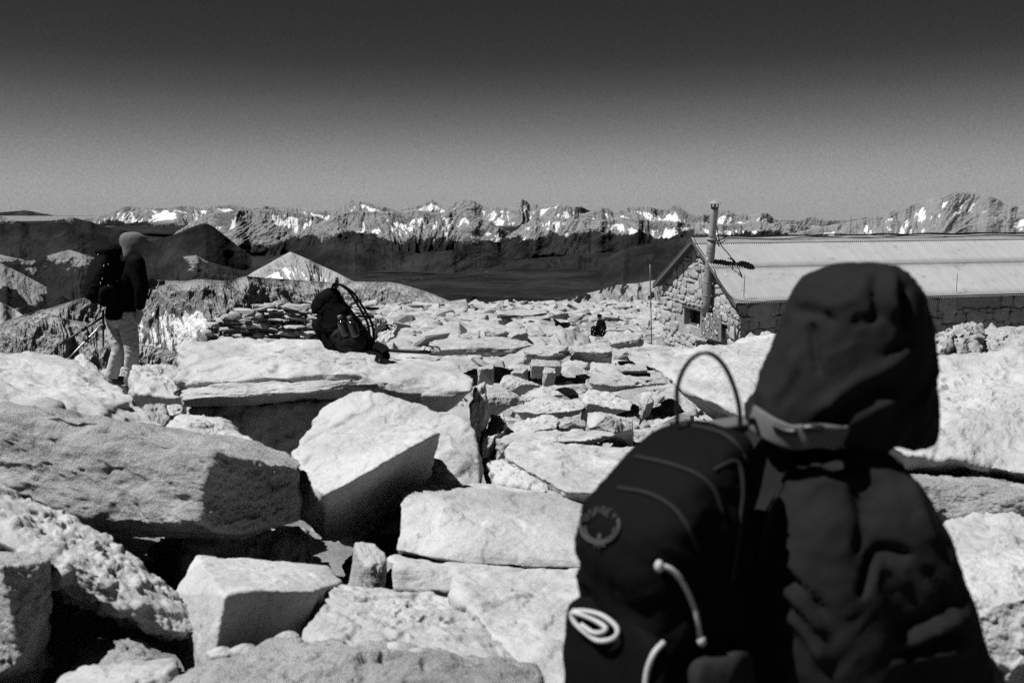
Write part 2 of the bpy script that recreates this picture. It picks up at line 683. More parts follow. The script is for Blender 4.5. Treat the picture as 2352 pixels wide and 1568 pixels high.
def ridge(name, crest, Y, mat, base_z, step=2.0, cliff=(0.15, 60), talus=30, amp=160., lam=900., tree=-900., tree_w=150., snow=0.0, snow_band=(0.05, 0.6),
          rows=150, jag=1.5, seed=1, back=0.5, veg=0.0, fine=1.0, snow_lam=None, wob=0.04, veg_lam=None, groove=0.0, skew=1.1, aspect=2.2, push=0.0):
    """A mountain range: crest line given by bearings and heights, a steep upper wall, slopes below cut by gullies, and a far side."""
    crest = list(crest)
    if crest[0][0] < -90: crest = [(-800, crest[0][1] + 10) + tuple(crest[0][2:])] + crest
    if crest[-1][0] > 2300: crest = crest + [(3100, crest[-1][1] + 10) + tuple(crest[-1][2:])]
    cr = np.array([(c[0], c[1], (c[2] if len(c) > 2 else Y)) for c in crest], float)
    xs = np.arange(cr[0, 0], cr[-1, 0] + step, step)
    ys = np.interp(xs, cr[:, 0], cr[:, 1])
    Ys = np.interp(xs, cr[:, 0], cr[:, 2])
    one = np.zeros_like(xs)
    ys = ys + jag * (fbm(np.stack([xs / 26.0, one, one + seed], 1), 5, seed, 0.62) * 2 - 1.1 * (ridged(np.stack([xs / 11.0, one, one + seed + 9], 1), 3, seed + 2, 0.6) - 0.5))
    Ys = Ys * (1 + wob * fbm(np.stack([xs / 120.0, one + 3, one + seed], 1), 3, seed + 2))
    C = np.array([at(x, y, Yc) for x, y, Yc in zip(xs, ys, Ys)])
    hd = C[:, :2] / np.linalg.norm(C[:, :2], axis=1)[:, None]
    drop = C[:, 2] - base_z
    H = np.maximum(drop, 1.0)
    Hm = H.max()
    tc, ta = math.tan(R(cliff[1])), math.tan(R(talus))
    sc_ = cliff[0] * Hm / tc
    L = sc_ + (1 - cliff[0]) * Hm / ta * 1.05
    t = np.linspace(0, 1, rows) ** 1.35
    s_front = t * L
    s_back = -np.linspace(1, 0, max(6, rows // 10), endpoint=False) * L * back
    S = np.concatenate([s_back, s_front])
    nr, nc = len(S), len(xs)
    SS = np.repeat(S[:, None], nc, 1)
    rad = np.linalg.norm(C[:, :2], axis=1)
    uu = np.repeat((np.arctan2(C[:, 0], C[:, 1]) * Y)[None], nr, 0)
    sk = fbm(np.stack([uu.ravel() / (lam * 2.3), SS.ravel() / (lam * 4.0), np.zeros(uu.size) + seed + 30], 1), 3, seed + 31).reshape(uu.shape)
    uu = uu + SS * skew * sk * 2.0
    X = C[None, :, 0] - hd[None, :, 0] * SS
    Yy = C[None, :, 1] - hd[None, :, 1] * SS
    # vertical profile
    w1 = fbm(np.stack([uu.ravel() / (lam * 0.8), np.zeros(uu.size), np.zeros(uu.size) + seed], 1), 3, seed + 4).reshape(uu.shape)
    scl = sc_ * np.clip(1 + 1.6 * w1, 0.15, 2.5)
    front = np.where(SS < scl, SS * tc, scl * tc + (SS - scl) * ta)
    dz = np.where(SS >= 0, front, -SS * ta * 0.9)
    Z = C[None, :, 2] - dz
    P = np.stack([uu.ravel() / lam, SS.ravel() / (lam * aspect), np.zeros(uu.size) + seed * 3.3], 1)
    P[:, 0] += 0.35 * fbm(P * 1.3 + 7, 3, seed + 11)
    g = ridged(P, 5, seed + 21, 0.55).reshape(uu.shape)
    env = sstep(0, 0.26 * L, np.abs(SS))
    Z = Z + amp * env * (g - 0.45)
    P2 = np.stack([uu.ravel() / (lam * 0.16), SS.ravel() / (lam * 0.25 * aspect), np.zeros(uu.size) + seed], 1)
    g2 = ridged(P2, 4, seed + 41, 0.6).reshape(uu.shape)
    env2 = sstep(0.0, 0.05 * L, np.abs(SS))
    Z = Z + fine * amp * 0.24 * env2 * (g2 - 0.45)
    if rows > 60:
        P5 = np.stack([uu.ravel() / (lam * 0.05), SS.ravel() / (lam * 0.07), np.zeros(uu.size) + seed], 1)
        Z = Z + amp * 0.085 * sstep(0.0, 0.03 * L, np.abs(SS)) * ridged(P5, 3, seed + 47, 0.6).reshape(uu.shape)
    if groove:
        P3 = np.stack([uu.ravel() / (lam * 0.05), SS.ravel() / (lam * 0.11 * aspect), np.zeros(uu.size) + seed], 1)
        Z = Z + groove * sstep(0, 0.02 * L, SS) * (ridged(P3, 3, seed + 51, 0.6).reshape(uu.shape) - 0.4)
    if push:
        P4 = np.stack([uu.ravel() / (lam * 0.45), Z.ravel() / (lam * 0.9), SS.ravel() / (lam * 0.9) + seed], 1)
        pz = push * sstep(0, 0.03 * L, SS) * (ridged(P4, 5, seed + 91, 0.58).reshape(uu.shape) - 0.3)
        X = X - hd[None, :, 0] * pz + hd[None, :, 1] * pz * 0.4
        Yy = Yy - hd[None, :, 1] * pz - hd[None, :, 0] * pz * 0.4
    Z = np.maximum(Z, base_z - 40 * Hm / 1000)
    V = np.stack([X.ravel(), Yy.ravel(), Z.ravel()], 1)
    ii = np.arange(nr * nc).reshape(nr, nc)
    F = np.stack([ii[:-1, :-1].ravel(), ii[1:, :-1].ravel(), ii[1:, 1:].ravel(), ii[:-1, 1:].ravel()], 1)
    me = mesh_np(name, V, F)
    # where the forest grows and the snow lies (cover of the ground itself)
    forest = sstep(tree + tree_w, tree - tree_w, Z + 0.9 * tree_w * fbm(P * 2.0 + 5, 4, seed + 61).reshape(Z.shape) * 2)
    if veg:
        vl = veg_lam or lam
        vv = fbm(np.stack([X.ravel() / vl, Yy.ravel() / vl, np.zeros(X.size)], 1), 4, seed + 71).reshape(Z.shape)
        forest = np.maximum(forest, sstep(-0.25 + (1 - veg), 0.25 + (1 - veg), vv + 0.5))
    rel = np.clip(SS / L, 0, 1)
    sl_ = snow_lam or lam * 0.45
    ns = fbm(np.stack([uu.ravel() / sl_, SS.ravel() / (sl_ * 0.9), np.zeros(uu.size) + seed], 1), 4, seed + 81, 0.6).reshape(Z.shape)
    band = sstep(snow_band[0], snow_band[0] + 0.08, rel) * sstep(snow_band[1], snow_band[1] - 0.15, rel)
    sn = (0.5 + 0.9 * ns + 0.95 * (0.5 - g2) + 0.4 * (0.5 - g)) * band * (SS > 0)
    sn = np.clip(sn - (1 - snow), -1, 1) + 0.5 if snow > 0 else np.zeros_like(Z)
    sn = np.where(forest > 0.6, np.minimum(sn, 0.2), sn)
    set_attr(me, 'forest', forest.ravel())
    set_attr(me, 'snow', np.where(band.ravel() > 0.05, sn.ravel(), 0))
    o = link(name, me, mat)
    tag(o, kind='structure')
    return o


K = 1000.0
BASE = -1230.0
# forested valley floor
gx, gy = np.linspace(-26 * K, 26 * K, 260), np.linspace(2.2 * K, 46 * K, 260)
GX, GY = np.meshgrid(gx, gy)
gz = BASE + 90 * fbm(np.stack([GX.ravel() / 4000, GY.ravel() / 4000, GX.ravel() * 0], 1), 5, 5)
ii = np.arange(GX.size).reshape(GX.shape)
Fv = np.stack([ii[:-1, :-1].ravel(), ii[:-1, 1:].ravel(), ii[1:, 1:].ravel(), ii[1:, :-1].ravel()], 1)
me = mesh_np('valley', np.stack([GX.ravel(), GY.ravel(), gz], 1), Fv)
fo = 0.93 + 0.5 * fbm(np.stack([GX.ravel() / 2200, GY.ravel() / 1500, GX.ravel() * 0], 1), 5, 9, 0.65)
set_attr(me, 'forest', fo)
set_attr(me, 'snow', np.zeros(GX.size))
tag(link('valley', me, M_mid), kind='structure')

# far hazy hills and the far crest
ridge('hills', [(-200, 500), (0, 488), (58, 483), (103, 491), (130, 496), (191, 503), (260, 512), (400, 520)], 42 * K, M_far, -900, tree=0, amp=60, lam=3000, rows=40, jag=0.6, seed=3)
ridge('mountains', [(180, 506), (246, 491), (267, 481), (297, 474), (362, 478), (427, 473), (450, 478), (478, 474), (523, 469), (547, 472), (574, 481), (605, 474), (670, 478),
                    (735, 484), (760, 485), (785, 474), (808, 460), (828, 461), (849, 465), (873, 474), (917, 482), (951, 477), (979, 465), (992, 459), (1006, 470), (1020, 475),
                    (1047, 465), (1068, 459), (1088, 461), (1105, 472), (1122, 476), (1174, 477), (1187, 465), (1198, 457), (1208, 460), (1218, 472), (1225, 467), (1239, 473),
                    (1269, 472), (1286, 467), (1314, 476), (1334, 474), (1355, 484), (1400, 489), (1480, 492), (1600, 500)],
      30 * K, M_far, -900, cliff=(0.28, 44), amp=340, lam=1500, tree=-880, snow=0.47, snow_band=(0.06, 0.9), rows=150, jag=1.3, seed=4, step=1.4, snow_lam=620)
ridge('mountains', [(1330, 492), (1375, 485), (1382, 479), (1396, 478), (1410, 490), (1430, 480), (1457, 474), (1485, 475), (1516, 482), (1536, 477), (1552, 470), (1580, 490), (1626, 494),
                    (1654, 481), (1689, 490), (1724, 495), (1747, 490), (1763, 490), (1786, 508), (1825, 509), (1864, 497), (1903, 507), (1981, 499), (2060, 500), (2400, 505)],
      24 * K, M_far, -1000, cliff=(0.28, 46), amp=310, lam=1300, tree=-880, snow=0.47, snow_band=(0.08, 0.85), rows=170, jag=1.6, seed=5, step=1.4, snow_lam=560)
# nearer spurs with grooved faces
ridge('mountains', [(380, 556), (410, 530), (440, 514), (468, 500), (490, 492), (540, 484), (600, 482), (660, 485), (735, 500), (780, 520), (840, 545), (900, 570)],
      21 * K, M_mid, -1120, cliff=(0.26, 43), amp=330, lam=1250, tree=-940, snow=0.28, snow_band=(0.02, 0.4), rows=160, jag=1.2, seed=6, step=1.4, groove=45)
ridge('mountains', [(560, 600), (640, 560), (718, 520), (760, 505), (801, 486), (849, 486), (890, 487), (938, 487), (965, 484), (1006, 489), (1054, 486), (1064, 479), (1078, 491), (1102, 501),
                    (1126, 508), (1157, 528), (1191, 549), (1250, 575)],
      20 * K, M_mid, -1180, cliff=(0.26, 45), amp=400, lam=1300, tree=-830, snow=0.42, snow_band=(0.10, 0.6), rows=170, jag=1.3, seed=7, step=1.4, groove=30, snow_lam=520)
ridge('mountains', [(1080, 585), (1160, 548), (1208, 515), (1230, 500), (1270, 497), (1320, 505), (1375, 510), (1430, 500), (1500, 507), (1560, 510), (1640, 517), (1750, 512), (1850, 520), (2100, 530)],
      19.5 * K, M_mid, -1150, cliff=(0.25, 44), amp=340, lam=1250, tree=-780, snow=0.44, snow_band=(0.05, 0.55), rows=150, jag=1.3, seed=8, step=1.4, snow_lam=520)
# the big peak on the right
ridge('mountain', [(1780, 548), (1850, 528), (1920, 515), (1990, 502), (2020, 494), (2078, 477), (2117, 461), (2156, 453), (2195, 443), (2215, 442), (2262, 445), (2293, 458), (2316, 474),
                   (2352, 472), (2420, 480), (2500, 470)],
      14 * K, M_mid, -700, cliff=(0.25, 40), amp=190, lam=1100, tree=-600, tree_w=60, snow=0.38, snow_band=(0.04, 0.65), rows=150, jag=1.0, seed=9, step=1.6, snow_lam=430)
# dark forested ridges
ridge('hills', [(-200, 497), (0, 495), (34, 505), (68, 514), (110, 508), (164, 499), (205, 508), (240, 520), (300, 532), (380, 552), (480, 580), (560, 600)],
      18 * K, M_mid, BASE, cliff=(0.1, 35), talus=22, amp=130, lam=1500, tree=-400, tree_w=260, rows=110, jag=0.8, seed=10, step=1.8)
ridge('hills', [(-200, 560), (0, 556), (120, 548), (205, 532), (300, 555), (340, 556), (400, 539), (440, 522), (468, 510), (490, 520), (520, 544), (560, 575), (583, 592), (640, 600), (700, 606)],
      16.5 * K, M_mid, BASE, cliff=(0.1, 35), talus=22, amp=120, lam=1300, tree=-500, tree_w=120, rows=110, jag=0.9, seed=11, step=1.6)
ridge('hills', [(560, 612), (640, 588), (718, 566), (790, 556), (830, 560), (900, 574), (960, 582), (1040, 574), (1110, 584), (1200, 596), (1290, 588), (1400, 580), (1480, 578), (1560, 582), (1800, 590)],
      17 * K, M_mid, BASE, cliff=(0.05, 30), talus=20, amp=150, lam=1200, tree=-640, tree_w=170, rows=110, jag=1.2, seed=12, step=1.6)
ridge('hills', [(-200, 578), (0, 585), (34, 592), (68, 600), (135, 580), (160, 574), (212, 590), (300, 606), (376, 607), (420, 590), (450, 586), (475, 600), (560, 622), (700, 640)],
      11 * K, M_mid, BASE, cliff=(0.12, 40), talus=20, amp=150, lam=600, tree=-700, tree_w=200, rows=100, jag=0.8, seed=13, step=1.6)
ridge('hills', [(1380, 600), (1435, 570), (1500, 558), (1550, 549), (1607, 538), (1650, 546), (1800, 556), (2100, 552), (2400, 560)],
      10 * K, M_mid, -900, cliff=(0.05, 30), talus=20, amp=60, lam=900, tree=-380, tree_w=40, rows=80, jag=0.7, seed=14, step=1.8)
# near slopes on the left
ridge('hills', [(-250, 560), (-100, 580), (0, 604), (34, 620), (68, 638), (130, 672), (200, 712), (300, 770)], 4.6 * K, M_mid, -900, cliff=(0.1, 40), talus=30, amp=90, lam=420, tree=-470, tree_w=70, rows=120,
      jag=0.8, seed=15, step=1.6, veg=0.5, veg_lam=160)
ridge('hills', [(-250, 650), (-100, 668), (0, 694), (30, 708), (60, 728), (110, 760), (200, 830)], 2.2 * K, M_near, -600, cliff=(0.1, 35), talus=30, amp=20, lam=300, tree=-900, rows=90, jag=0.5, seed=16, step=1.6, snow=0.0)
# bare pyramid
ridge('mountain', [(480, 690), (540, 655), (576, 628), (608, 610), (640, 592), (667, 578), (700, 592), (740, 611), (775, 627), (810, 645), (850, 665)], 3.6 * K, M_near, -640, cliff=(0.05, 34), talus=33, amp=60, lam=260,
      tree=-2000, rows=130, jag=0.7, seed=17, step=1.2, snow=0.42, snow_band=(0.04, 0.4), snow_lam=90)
# cliff-edged shoulder just below the summit plateau
ridge('cliffs', [(-120, 800, 1040), (-40, 770, 1050), (5, 742, 1060), (20, 734, 1060), (55, 723, 1070), (82, 715, 1080), (113, 708, 1090), (164, 692, 1100), (193, 684, 1110), (260, 668, 1130), (340, 655, 1150), (364, 643, 1150), (412, 646, 1130),
                 (463, 641, 1120), (521, 646, 1140), (549, 638, 1150), (567, 634, 1150), (600, 637, 1170), (651, 641, 1200), (740, 647, 1220), (798, 652, 1230), (815, 647, 1230), (897, 648, 1220), (938, 657, 1200),
                 (986, 672, 1180), (1027, 689, 1160), (1060, 703, 1150), (1120, 740, 1140)],
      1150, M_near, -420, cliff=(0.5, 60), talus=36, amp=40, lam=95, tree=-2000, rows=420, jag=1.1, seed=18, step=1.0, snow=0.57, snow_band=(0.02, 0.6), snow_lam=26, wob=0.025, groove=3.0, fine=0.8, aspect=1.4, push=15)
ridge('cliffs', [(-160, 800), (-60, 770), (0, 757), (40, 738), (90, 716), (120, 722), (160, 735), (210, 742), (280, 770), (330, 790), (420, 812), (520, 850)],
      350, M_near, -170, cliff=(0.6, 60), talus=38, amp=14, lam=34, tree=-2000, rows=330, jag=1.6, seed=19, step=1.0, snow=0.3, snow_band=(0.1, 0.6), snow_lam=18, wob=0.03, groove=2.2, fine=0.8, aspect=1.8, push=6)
ridge('hills', [(1180, 720, 1500), (1262, 695, 1500), (1310, 686, 1480), (1362, 670, 1450), (1386, 665, 1440), (1413, 655, 1430), (1464, 650, 1400), (1498, 645, 1400), (1560, 640, 1400), (1700, 640, 1400)],
      1430, M_near, -500, cliff=(0.2, 45), talus=34, amp=26, lam=120, tree=-2000, rows=160, jag=0.9, seed=20, step=1.4, veg=0.35, veg_lam=22, groove=3)
# ================================================================== summit plateau
M_gran = granite('granite', 0.31)
M_gran_st = granite('granite_stained', 0.32, stain=0.5, bump=1.0)
M_gran_sm = granite('granite_smooth', 0.325, bump=0.35)
M_plate = granite('plate_granite', 0.27, stain=0.2, bump=0.6)

_gy = np.array([-30, -5, 0, 2.2, 5, 6.6, 8, 10.5, 14, 18, 22, 30, 40, 60, 80, 100, 110, 400])
_gz = np.array([-1.6, -1.7, -1.8, -1.86, -1.80, -1.80, -2.15, -2.5, -2.85, -3.1, -3.5, -4.5, -5.75, -7.75, -9.4, -11.1, -12.0, -40])
_ea = np.array([-3000, -600, 0, 300, 430, 520, 600, 700, 860, 1200, 1560, 3000, 9000])
_ed = np.array([7, 8.2, 9.2, 11.5, 15.5, 21, 34, 70, 100, 100, 103, 105, 60])


def ground_z(x, y):
    z = np.interp(y, _gy, _gz)
    yy = np.maximum(y, 0.5)
    px = 1176 + FPX * x / yy
    e = np.interp(px, _ea, _ed)
    over = np.maximum(y - e, 0)
    return z - over * 0.9 - 0.05 * np.minimum(over, 40) ** 1.5 * 0.3


xs = np.concatenate([np.linspace(-260, -60, 40), np.linspace(-59, -12, 60), np.linspace(-11.8, 14, 240), np.linspace(14.3, 60, 110), np.linspace(61, 260, 40)])
ys = np.concatenate([np.linspace(-60, -6, 25), np.linspace(-5.5, 3, 50), np.linspace(3.06, 14, 170), np.linspace(14.15, 40, 150), np.linspace(40.4, 125, 130), np.linspace(127, 420, 60)])
GX, GY = np.meshgrid(xs, ys)
gz = ground_z(GX.ravel(), GY.ravel())
Pn = np.stack([GX.ravel(), GY.ravel(), 0 * gz], 1)
gz = gz + 0.10 * fbm(Pn * 0.7, 4, 3) + 0.05 * fbm(Pn * 3.0, 3, 8)
ii = np.arange(GX.size).reshape(GX.shape)
Fg = np.stack([ii[:-1, :-1].ravel(), ii[:-1, 1:].ravel(), ii[1:, 1:].ravel(), ii[1:, :-1].ravel()], 1)
tag(link('ground', mesh_np('ground', np.stack([GX.ravel(), GY.ravel(), gz], 1), Fg), granite('gravel', 0.19, stain=0.3, bump=1.0)), kind='structure')

ROCKS = {}


def boulder(key, name, label, pts, mat=None, lvl=7, group=None, cat='boulder', seed=None, extra=None, **kw):
    P = np.array([at(*p) for p in pts])
    if extra: P = np.vstack([P, np.array(extra, float)])
    sd = seed if seed is not None else sum(map(ord, key)) % 97
    V, F = rock_verts(P, lvl, sd, **kw)
    o = centred(name, V, F, mat or M_gran)
    tag(o, label, cat, group)
    ROCKS[key] = (o, V, F)
    return o


def low(pts, dz, dy=0.0):
    """the same points pushed down (hidden undersides)"""
    out = []
    for p in pts:
        q = at(*p)
        out.append((q[0], q[1] + dy, q[2] - dz))
    return out


# ---- foreground boulders (corner points picked on the block outlines, each at its own distance)
B1 = [(-220, 915, 4.06), (41, 953, 3.92), (190, 969, 3.84), (343, 1010, 3.76), (480, 1040, 3.68), (694, 1066, 4.02),
      (686, 1188, 3.99), (559, 1222, 3.70), (451, 1200, 3.56), (262, 1208, 3.66), (120, 1165, 3.76), (-220, 1060, 3.96),
      (307, 1233, 3.9), (559, 1236, 4.0), (170, 1200, 3.95),
      (-220, 890, 4.8), (45, 927, 4.7), (207, 972, 4.55), (428, 994, 4.5), (586, 1018, 4.4), (667, 1030, 4.4), (700, 1056, 4.2)]
boulder('B1', 'boulder', 'long rough-faced granite boulder with a shadowed right end, leaning across the left foreground', B1, M_gran_st, low=0.018, mid=0.015, fine=0.008, rnd=3, chips=0.016, warp=0.03,
        extra=low([(-220, 1000, 4.7), (600, 1060, 4.5)], 0.25))
B2 = [(-120, 1050, 3.55), (0, 1112, 3.5), (45, 1139, 3.5), (126, 1178, 3.45), (203, 1216, 3.4), (316, 1293, 3.3), (397, 1365, 3.2), (464, 1434, 3.05), (451, 1450, 3.0), (419, 1468, 3.05),
      (-120, 1200, 3.1), (9, 1244, 3.05), (90, 1276, 3.03), (149, 1284, 3.0), (225, 1325, 2.95), (298, 1378, 2.92), (383, 1450, 2.9),
      (113, 1300, 3.25), (180, 1361, 3.28), (270, 1411, 3.22), (361, 1456, 3.15), (-120, 1240, 3.4)]
boulder('B2', 'boulder', 'slanting granite slab with a dark smooth underside, propped beneath the long rough boulder', B2, M_gran, low=0.012, mid=0.013, fine=0.008, rnd=3, chips=0.018, warp=0.03,
        extra=low([(45, 1141, 3.8), (316, 1300, 3.5)], 0.1))
B3 = [(-140, 1300, 3.06), (5, 1301, 2.72), (110, 1290, 2.86), (-140, 1258, 3.3), (27, 1262, 3.08), (109, 1283, 2.98),
      (112, 1350, 2.82), (92, 1425, 2.77), (83, 1456, 2.75), (45, 1520, 2.66), (0, 1545, 2.66), (-140, 1600, 2.96)]
boulder('B3', 'boulder', 'square-cut granite block with a pitted face at the left edge', B3, M_gran_st, low=0.008, mid=0.016, fine=0.008, rnd=3, chips=0.010, warp=0.02,
        extra=low([(-140, 1300, 3.2), (90, 1300, 3.1)], 0.35))
B4 = [(451, 1274, 3.5), (541, 1288, 3.6), (749, 1296, 3.75), (788, 1337, 3.5), (514, 1364, 2.82), (577, 1354, 2.9), (722, 1356, 3.14), (401, 1362, 3.3), (465, 1440, 2.95), (460, 1516, 2.85),
      (480, 1500, 2.8), (700, 1476, 3.1), (480, 1640, 2.75), (690, 1640, 3.0), (400, 1500, 3.25)]
boulder('B4', 'boulder', 'pale cube-shaped granite block with its front face in deep shade', B4, M_gran_sm, low=0.006, mid=0.006, fine=0.003, rnd=3, chips=0.004, warp=0.015, extra=low([(760, 1330, 3.5), (460, 1290, 3.5)], 0.4))
B5 = [(733, 1336, 3.4), (789, 1340, 3.5), (900, 1352, 3.5), (1040, 1364, 3.5), (1110, 1415, 3.25), (1190, 1500, 2.95), (714, 1371, 3.25), (694, 1478, 2.9), (760, 1480, 2.82), (900, 1480, 2.8), (1100, 1530, 2.75)]
boulder('B5', 'boulder', 'flat-topped boulder with broken ledges, right of the shaded cube-shaped block', B5, M_gran, low=0.022, mid=0.012, fine=0.005, rnd=3, chips=0.016, warp=0.04,
        extra=low([(694, 1478, 2.9), (1190, 1500, 2.95), (1040, 1364, 3.5), (760, 1340, 3.5)], 0.35))
B6 = [(1035, 1328, 3.5), (1078, 1320, 3.62), (1322, 1307, 3.75), (1560, 1300, 3.75), (1600, 1600, 2.6), (1260, 1610, 2.6), (1125, 1440, 3.02), (1042, 1366, 3.35)]
boulder('B6', 'boulder', 'broad bright slab running in under the nearest backpack', B6, M_gran, low=0.022, mid=0.012, fine=0.004, rnd=4, chips=0.012, warp=0.05,
        extra=low([(1035, 1328, 3.5), (1560, 1300, 3.75), (1260, 1610, 2.6), (1600, 1600, 2.6)], 0.4))
B7 = [(480, 1508, 2.78), (560, 1488, 2.8), (663, 1470, 2.8), (780, 1478, 2.82), (900, 1482, 2.82), (1150, 1505, 2.76), (380, 1560, 2.55), (500, 1540, 2.5), (640, 1532, 2.42), (770, 1508, 2.46), (960, 1514, 2.46), (1160, 1520, 2.5),
      (1250, 1550, 2.55), (380, 1620, 2.3), (700, 1640, 2.16), (1000, 1640, 2.16), (1260, 1640, 2.3)]
boulder('B7', 'boulder', 'knobbly weathered boulder along the bottom edge of the photo', B7, M_gran_st, low=0.04, mid=0.020, fine=0.010, rnd=5, chips=0.022, warp=0.08, extra=low([(480, 1508, 2.78), (1150, 1505, 2.76), (700, 1640, 2.3)], 0.4))
boulder('B7a', 'rock', 'small domed rock in the bottom left gap', [(166, 1526, 2.9), (180, 1490, 2.95), (216, 1470, 3.0), (252, 1454, 3.05), (329, 1469, 3.0), (385, 1508, 2.9), (300, 1522, 2.75), (200, 1540, 2.75)],
        M_gran_st, 6, cat='rock', low=0.014, mid=0.014, fine=0.006, chips=0.012, extra=low([(250, 1460, 3.1), (300, 1520, 2.8), (180, 1500, 2.9)], 0.3))
boulder('B7b', 'rock', 'rounded flat-topped rock in front of the small domed rock at bottom left', [(120, 1562, 2.6), (176, 1529, 2.7), (300, 1516, 2.75), (404, 1510, 2.78), (408, 1530, 2.6), (330, 1560, 2.48), (180, 1580, 2.48), (140, 1640, 2.45), (400, 1640, 2.5)],
        M_gran, 6, cat='rock', low=0.014, mid=0.012, fine=0.005, chips=0.010, extra=low([(180, 1530, 2.75), (400, 1515, 2.8)], 0.3))
for k_, (px_, py_, Y_, r_) in enumerate([(505, 1496, 2.74, .028), (560, 1490, 2.74, .030), (660, 1458, 2.78, .026), (770, 1500, 2.6, .03), (905, 1490, 2.65, .035), (960, 1500, 2.6, .03)]):
    c_ = at(px_, py_ + 8, Y_)
    pp = [c_ + np.array([math.cos(a) * r_ * 1.5, math.sin(a) * r_ * 1.2, (-1.2 if j else 0.4) * r_]) for j in (0, 1) for a in np.linspace(0, 5.4, 6)] + [c_ + np.array([0.2 * r_, 0, r_])]
    V_, F_ = rock_verts(np.array(pp), 5, 40 + k_, low=0.008, mid=0.008, fine=0.003, chips=0.0, rnd=4)
    o_, V0_, F0_ = ROCKS['B7']
    m_ = mesh_np('knob', V_ - np.array(o_.location), F_)
    kb = link('knob', m_, M_gran, o_)
    kb.location = o_.location
B8 = [(702, 1100, 4.15), (722, 1118, 4.05), (749, 1137, 3.95), (857, 1077, 4.15), (947, 1023, 4.35), (1013, 994, 4.6), (668, 1030, 4.6), (744, 996, 4.95), (884, 980, 5.1), (965, 978, 5.0),
      (995, 1066, 4.75), (965, 1107, 4.7), (940, 1170, 5.0), (830, 1260, 4.9), (745, 1235, 4.45), (690, 1190, 4.4)]
boulder('B8', 'boulder', 'tilted granite slab with bright top and black overhanging side, centre of the pile', B8, M_gran_sm, low=0.008, mid=0.010, fine=0.004, rnd=2, chips=0.008, warp=0.02,
        extra=low([(700, 1050, 4.6), (965, 1000, 5.0)], 0.3))
B9 = [(794, 897, 5.75), (830, 887, 5.75), (884, 892, 5.7), (974, 944, 5.5), (1038, 953, 5.4), (1074, 965, 5.35), (1090, 982, 5.3), (1106, 1041, 5.15), (1104, 1118, 4.95), (965, 1112, 4.85), (713, 974, 5.5), (690, 1010, 5.35), (720, 1110, 4.95),
      (740, 938, 5.65), (900, 1010, 5.12)]
boulder('B9', 'boulder', 'smooth rounded boulder standing behind the tilted slab, below the resting backpack', B9, M_gran, low=0.025, mid=0.012, fine=0.005, rnd=6, chips=0.014, warp=0.05,
        extra=low([(750, 950, 6.3), (1090, 1000, 6.0)], 0.5) + low([(720, 1100, 5.0), (1100, 1110, 5.0)], 0.3))
B10 = [(405, 797, 6.7), (424, 781, 7.0), (513, 777, 7.1), (600, 783, 7.1), (701, 779, 7.15), (752, 797, 7.1), (832, 806, 7.05), (917, 808, 7.0), (1003, 815, 6.9), (1054, 834, 6.65), (1088, 867, 6.35),
       (394, 874, 6.45), (397, 908, 6.5), (480, 872, 6.15), (651, 868, 6.08), (804, 860, 6.08), (920, 906, 6.05), (1024, 944, 6.12), (1084, 898, 6.12), (870, 900, 6.15), (700, 880, 6.2)]
boulder('B10', 'boulder', 'broad flat-topped boulder that carries the resting backpack', B10, M_gran, low=0.030, mid=0.014, fine=0.005, rnd=6, chips=0.018, warp=0.04, extra=low([(424, 790, 7.0), (1000, 815, 7.0)], 0.4))
B11 = [(416, 899, 6.12), (440, 890, 6.1), (496, 881, 6.02), (651, 880, 5.97), (804, 872, 5.98), (870, 880, 6.02), (420, 918, 5.98), (500, 912, 5.92), (586, 908, 5.88), (700, 900, 5.88), (790, 890, 5.92), (419, 934, 6.1), (500, 938, 6.25), (758, 915, 6.3), (860, 895, 6.3),
       (430, 900, 6.8), (800, 880, 6.8)]
boulder('B11', 'boulder', 'split-off lower slab, parted by a crack from the boulder under the resting backpack', B11, M_gran, low=0.014, mid=0.012, fine=0.005, rnd=5, chips=0.012, warp=0.04)
B12 = [(1087, 888, 6.5), (1114, 878, 6.35), (1122, 929, 6.3), (1121, 962, 6.3), (1104, 1000, 6.2), (1078, 968, 6.2), (1090, 900, 6.3), (1100, 890, 7.0), (1120, 960, 7.0), (1085, 1010, 6.3)]
boulder('B12', 'boulder', 'dark upright shard wedged at the right end of the boulder under the resting backpack', B12, M_gran, 6, low=0.010, mid=0.012, fine=0.005, rnd=2, chips=0.010, extra=low([(1100, 950, 6.5)], 0.3))
B13 = [(-260, 800, 6.8), (0, 826, 6.7), (103, 816, 6.9), (150, 826, 6.8), (205, 830, 6.7), (253, 870, 6.35), (316, 926, 5.85), (372, 982, 5.3), (300, 998, 5.1), (135, 950, 5.15), (0, 930, 5.25), (-260, 900, 5.25)]
boulder('B13', 'boulder', 'wide bright boulder at the feet of the standing hiker on the left', B13, M_gran, low=0.045, mid=0.020, fine=0.008, rnd=6, chips=0.022, warp=0.06,
        extra=low([(-260, 820, 7.2), (250, 880, 6.8), (372, 982, 5.3), (0, 930, 5.3)], 0.5))
boulder('B13b', 'rock', 'pointed knob of rock behind the wide bright boulder, beside the standing hiker', [(150, 850, 6.75), (178, 815, 6.85), (190, 810, 6.85), (205, 825, 6.8), (235, 860, 6.6), (200, 870, 6.4), (255, 885, 6.5), (180, 830, 7.2)],
        M_gran, 6, cat='rock', low=0.02, mid=0.014, fine=0.006, rnd=4, chips=0.012, extra=low([(190, 840, 7), (200, 870, 6.5)], 0.4))
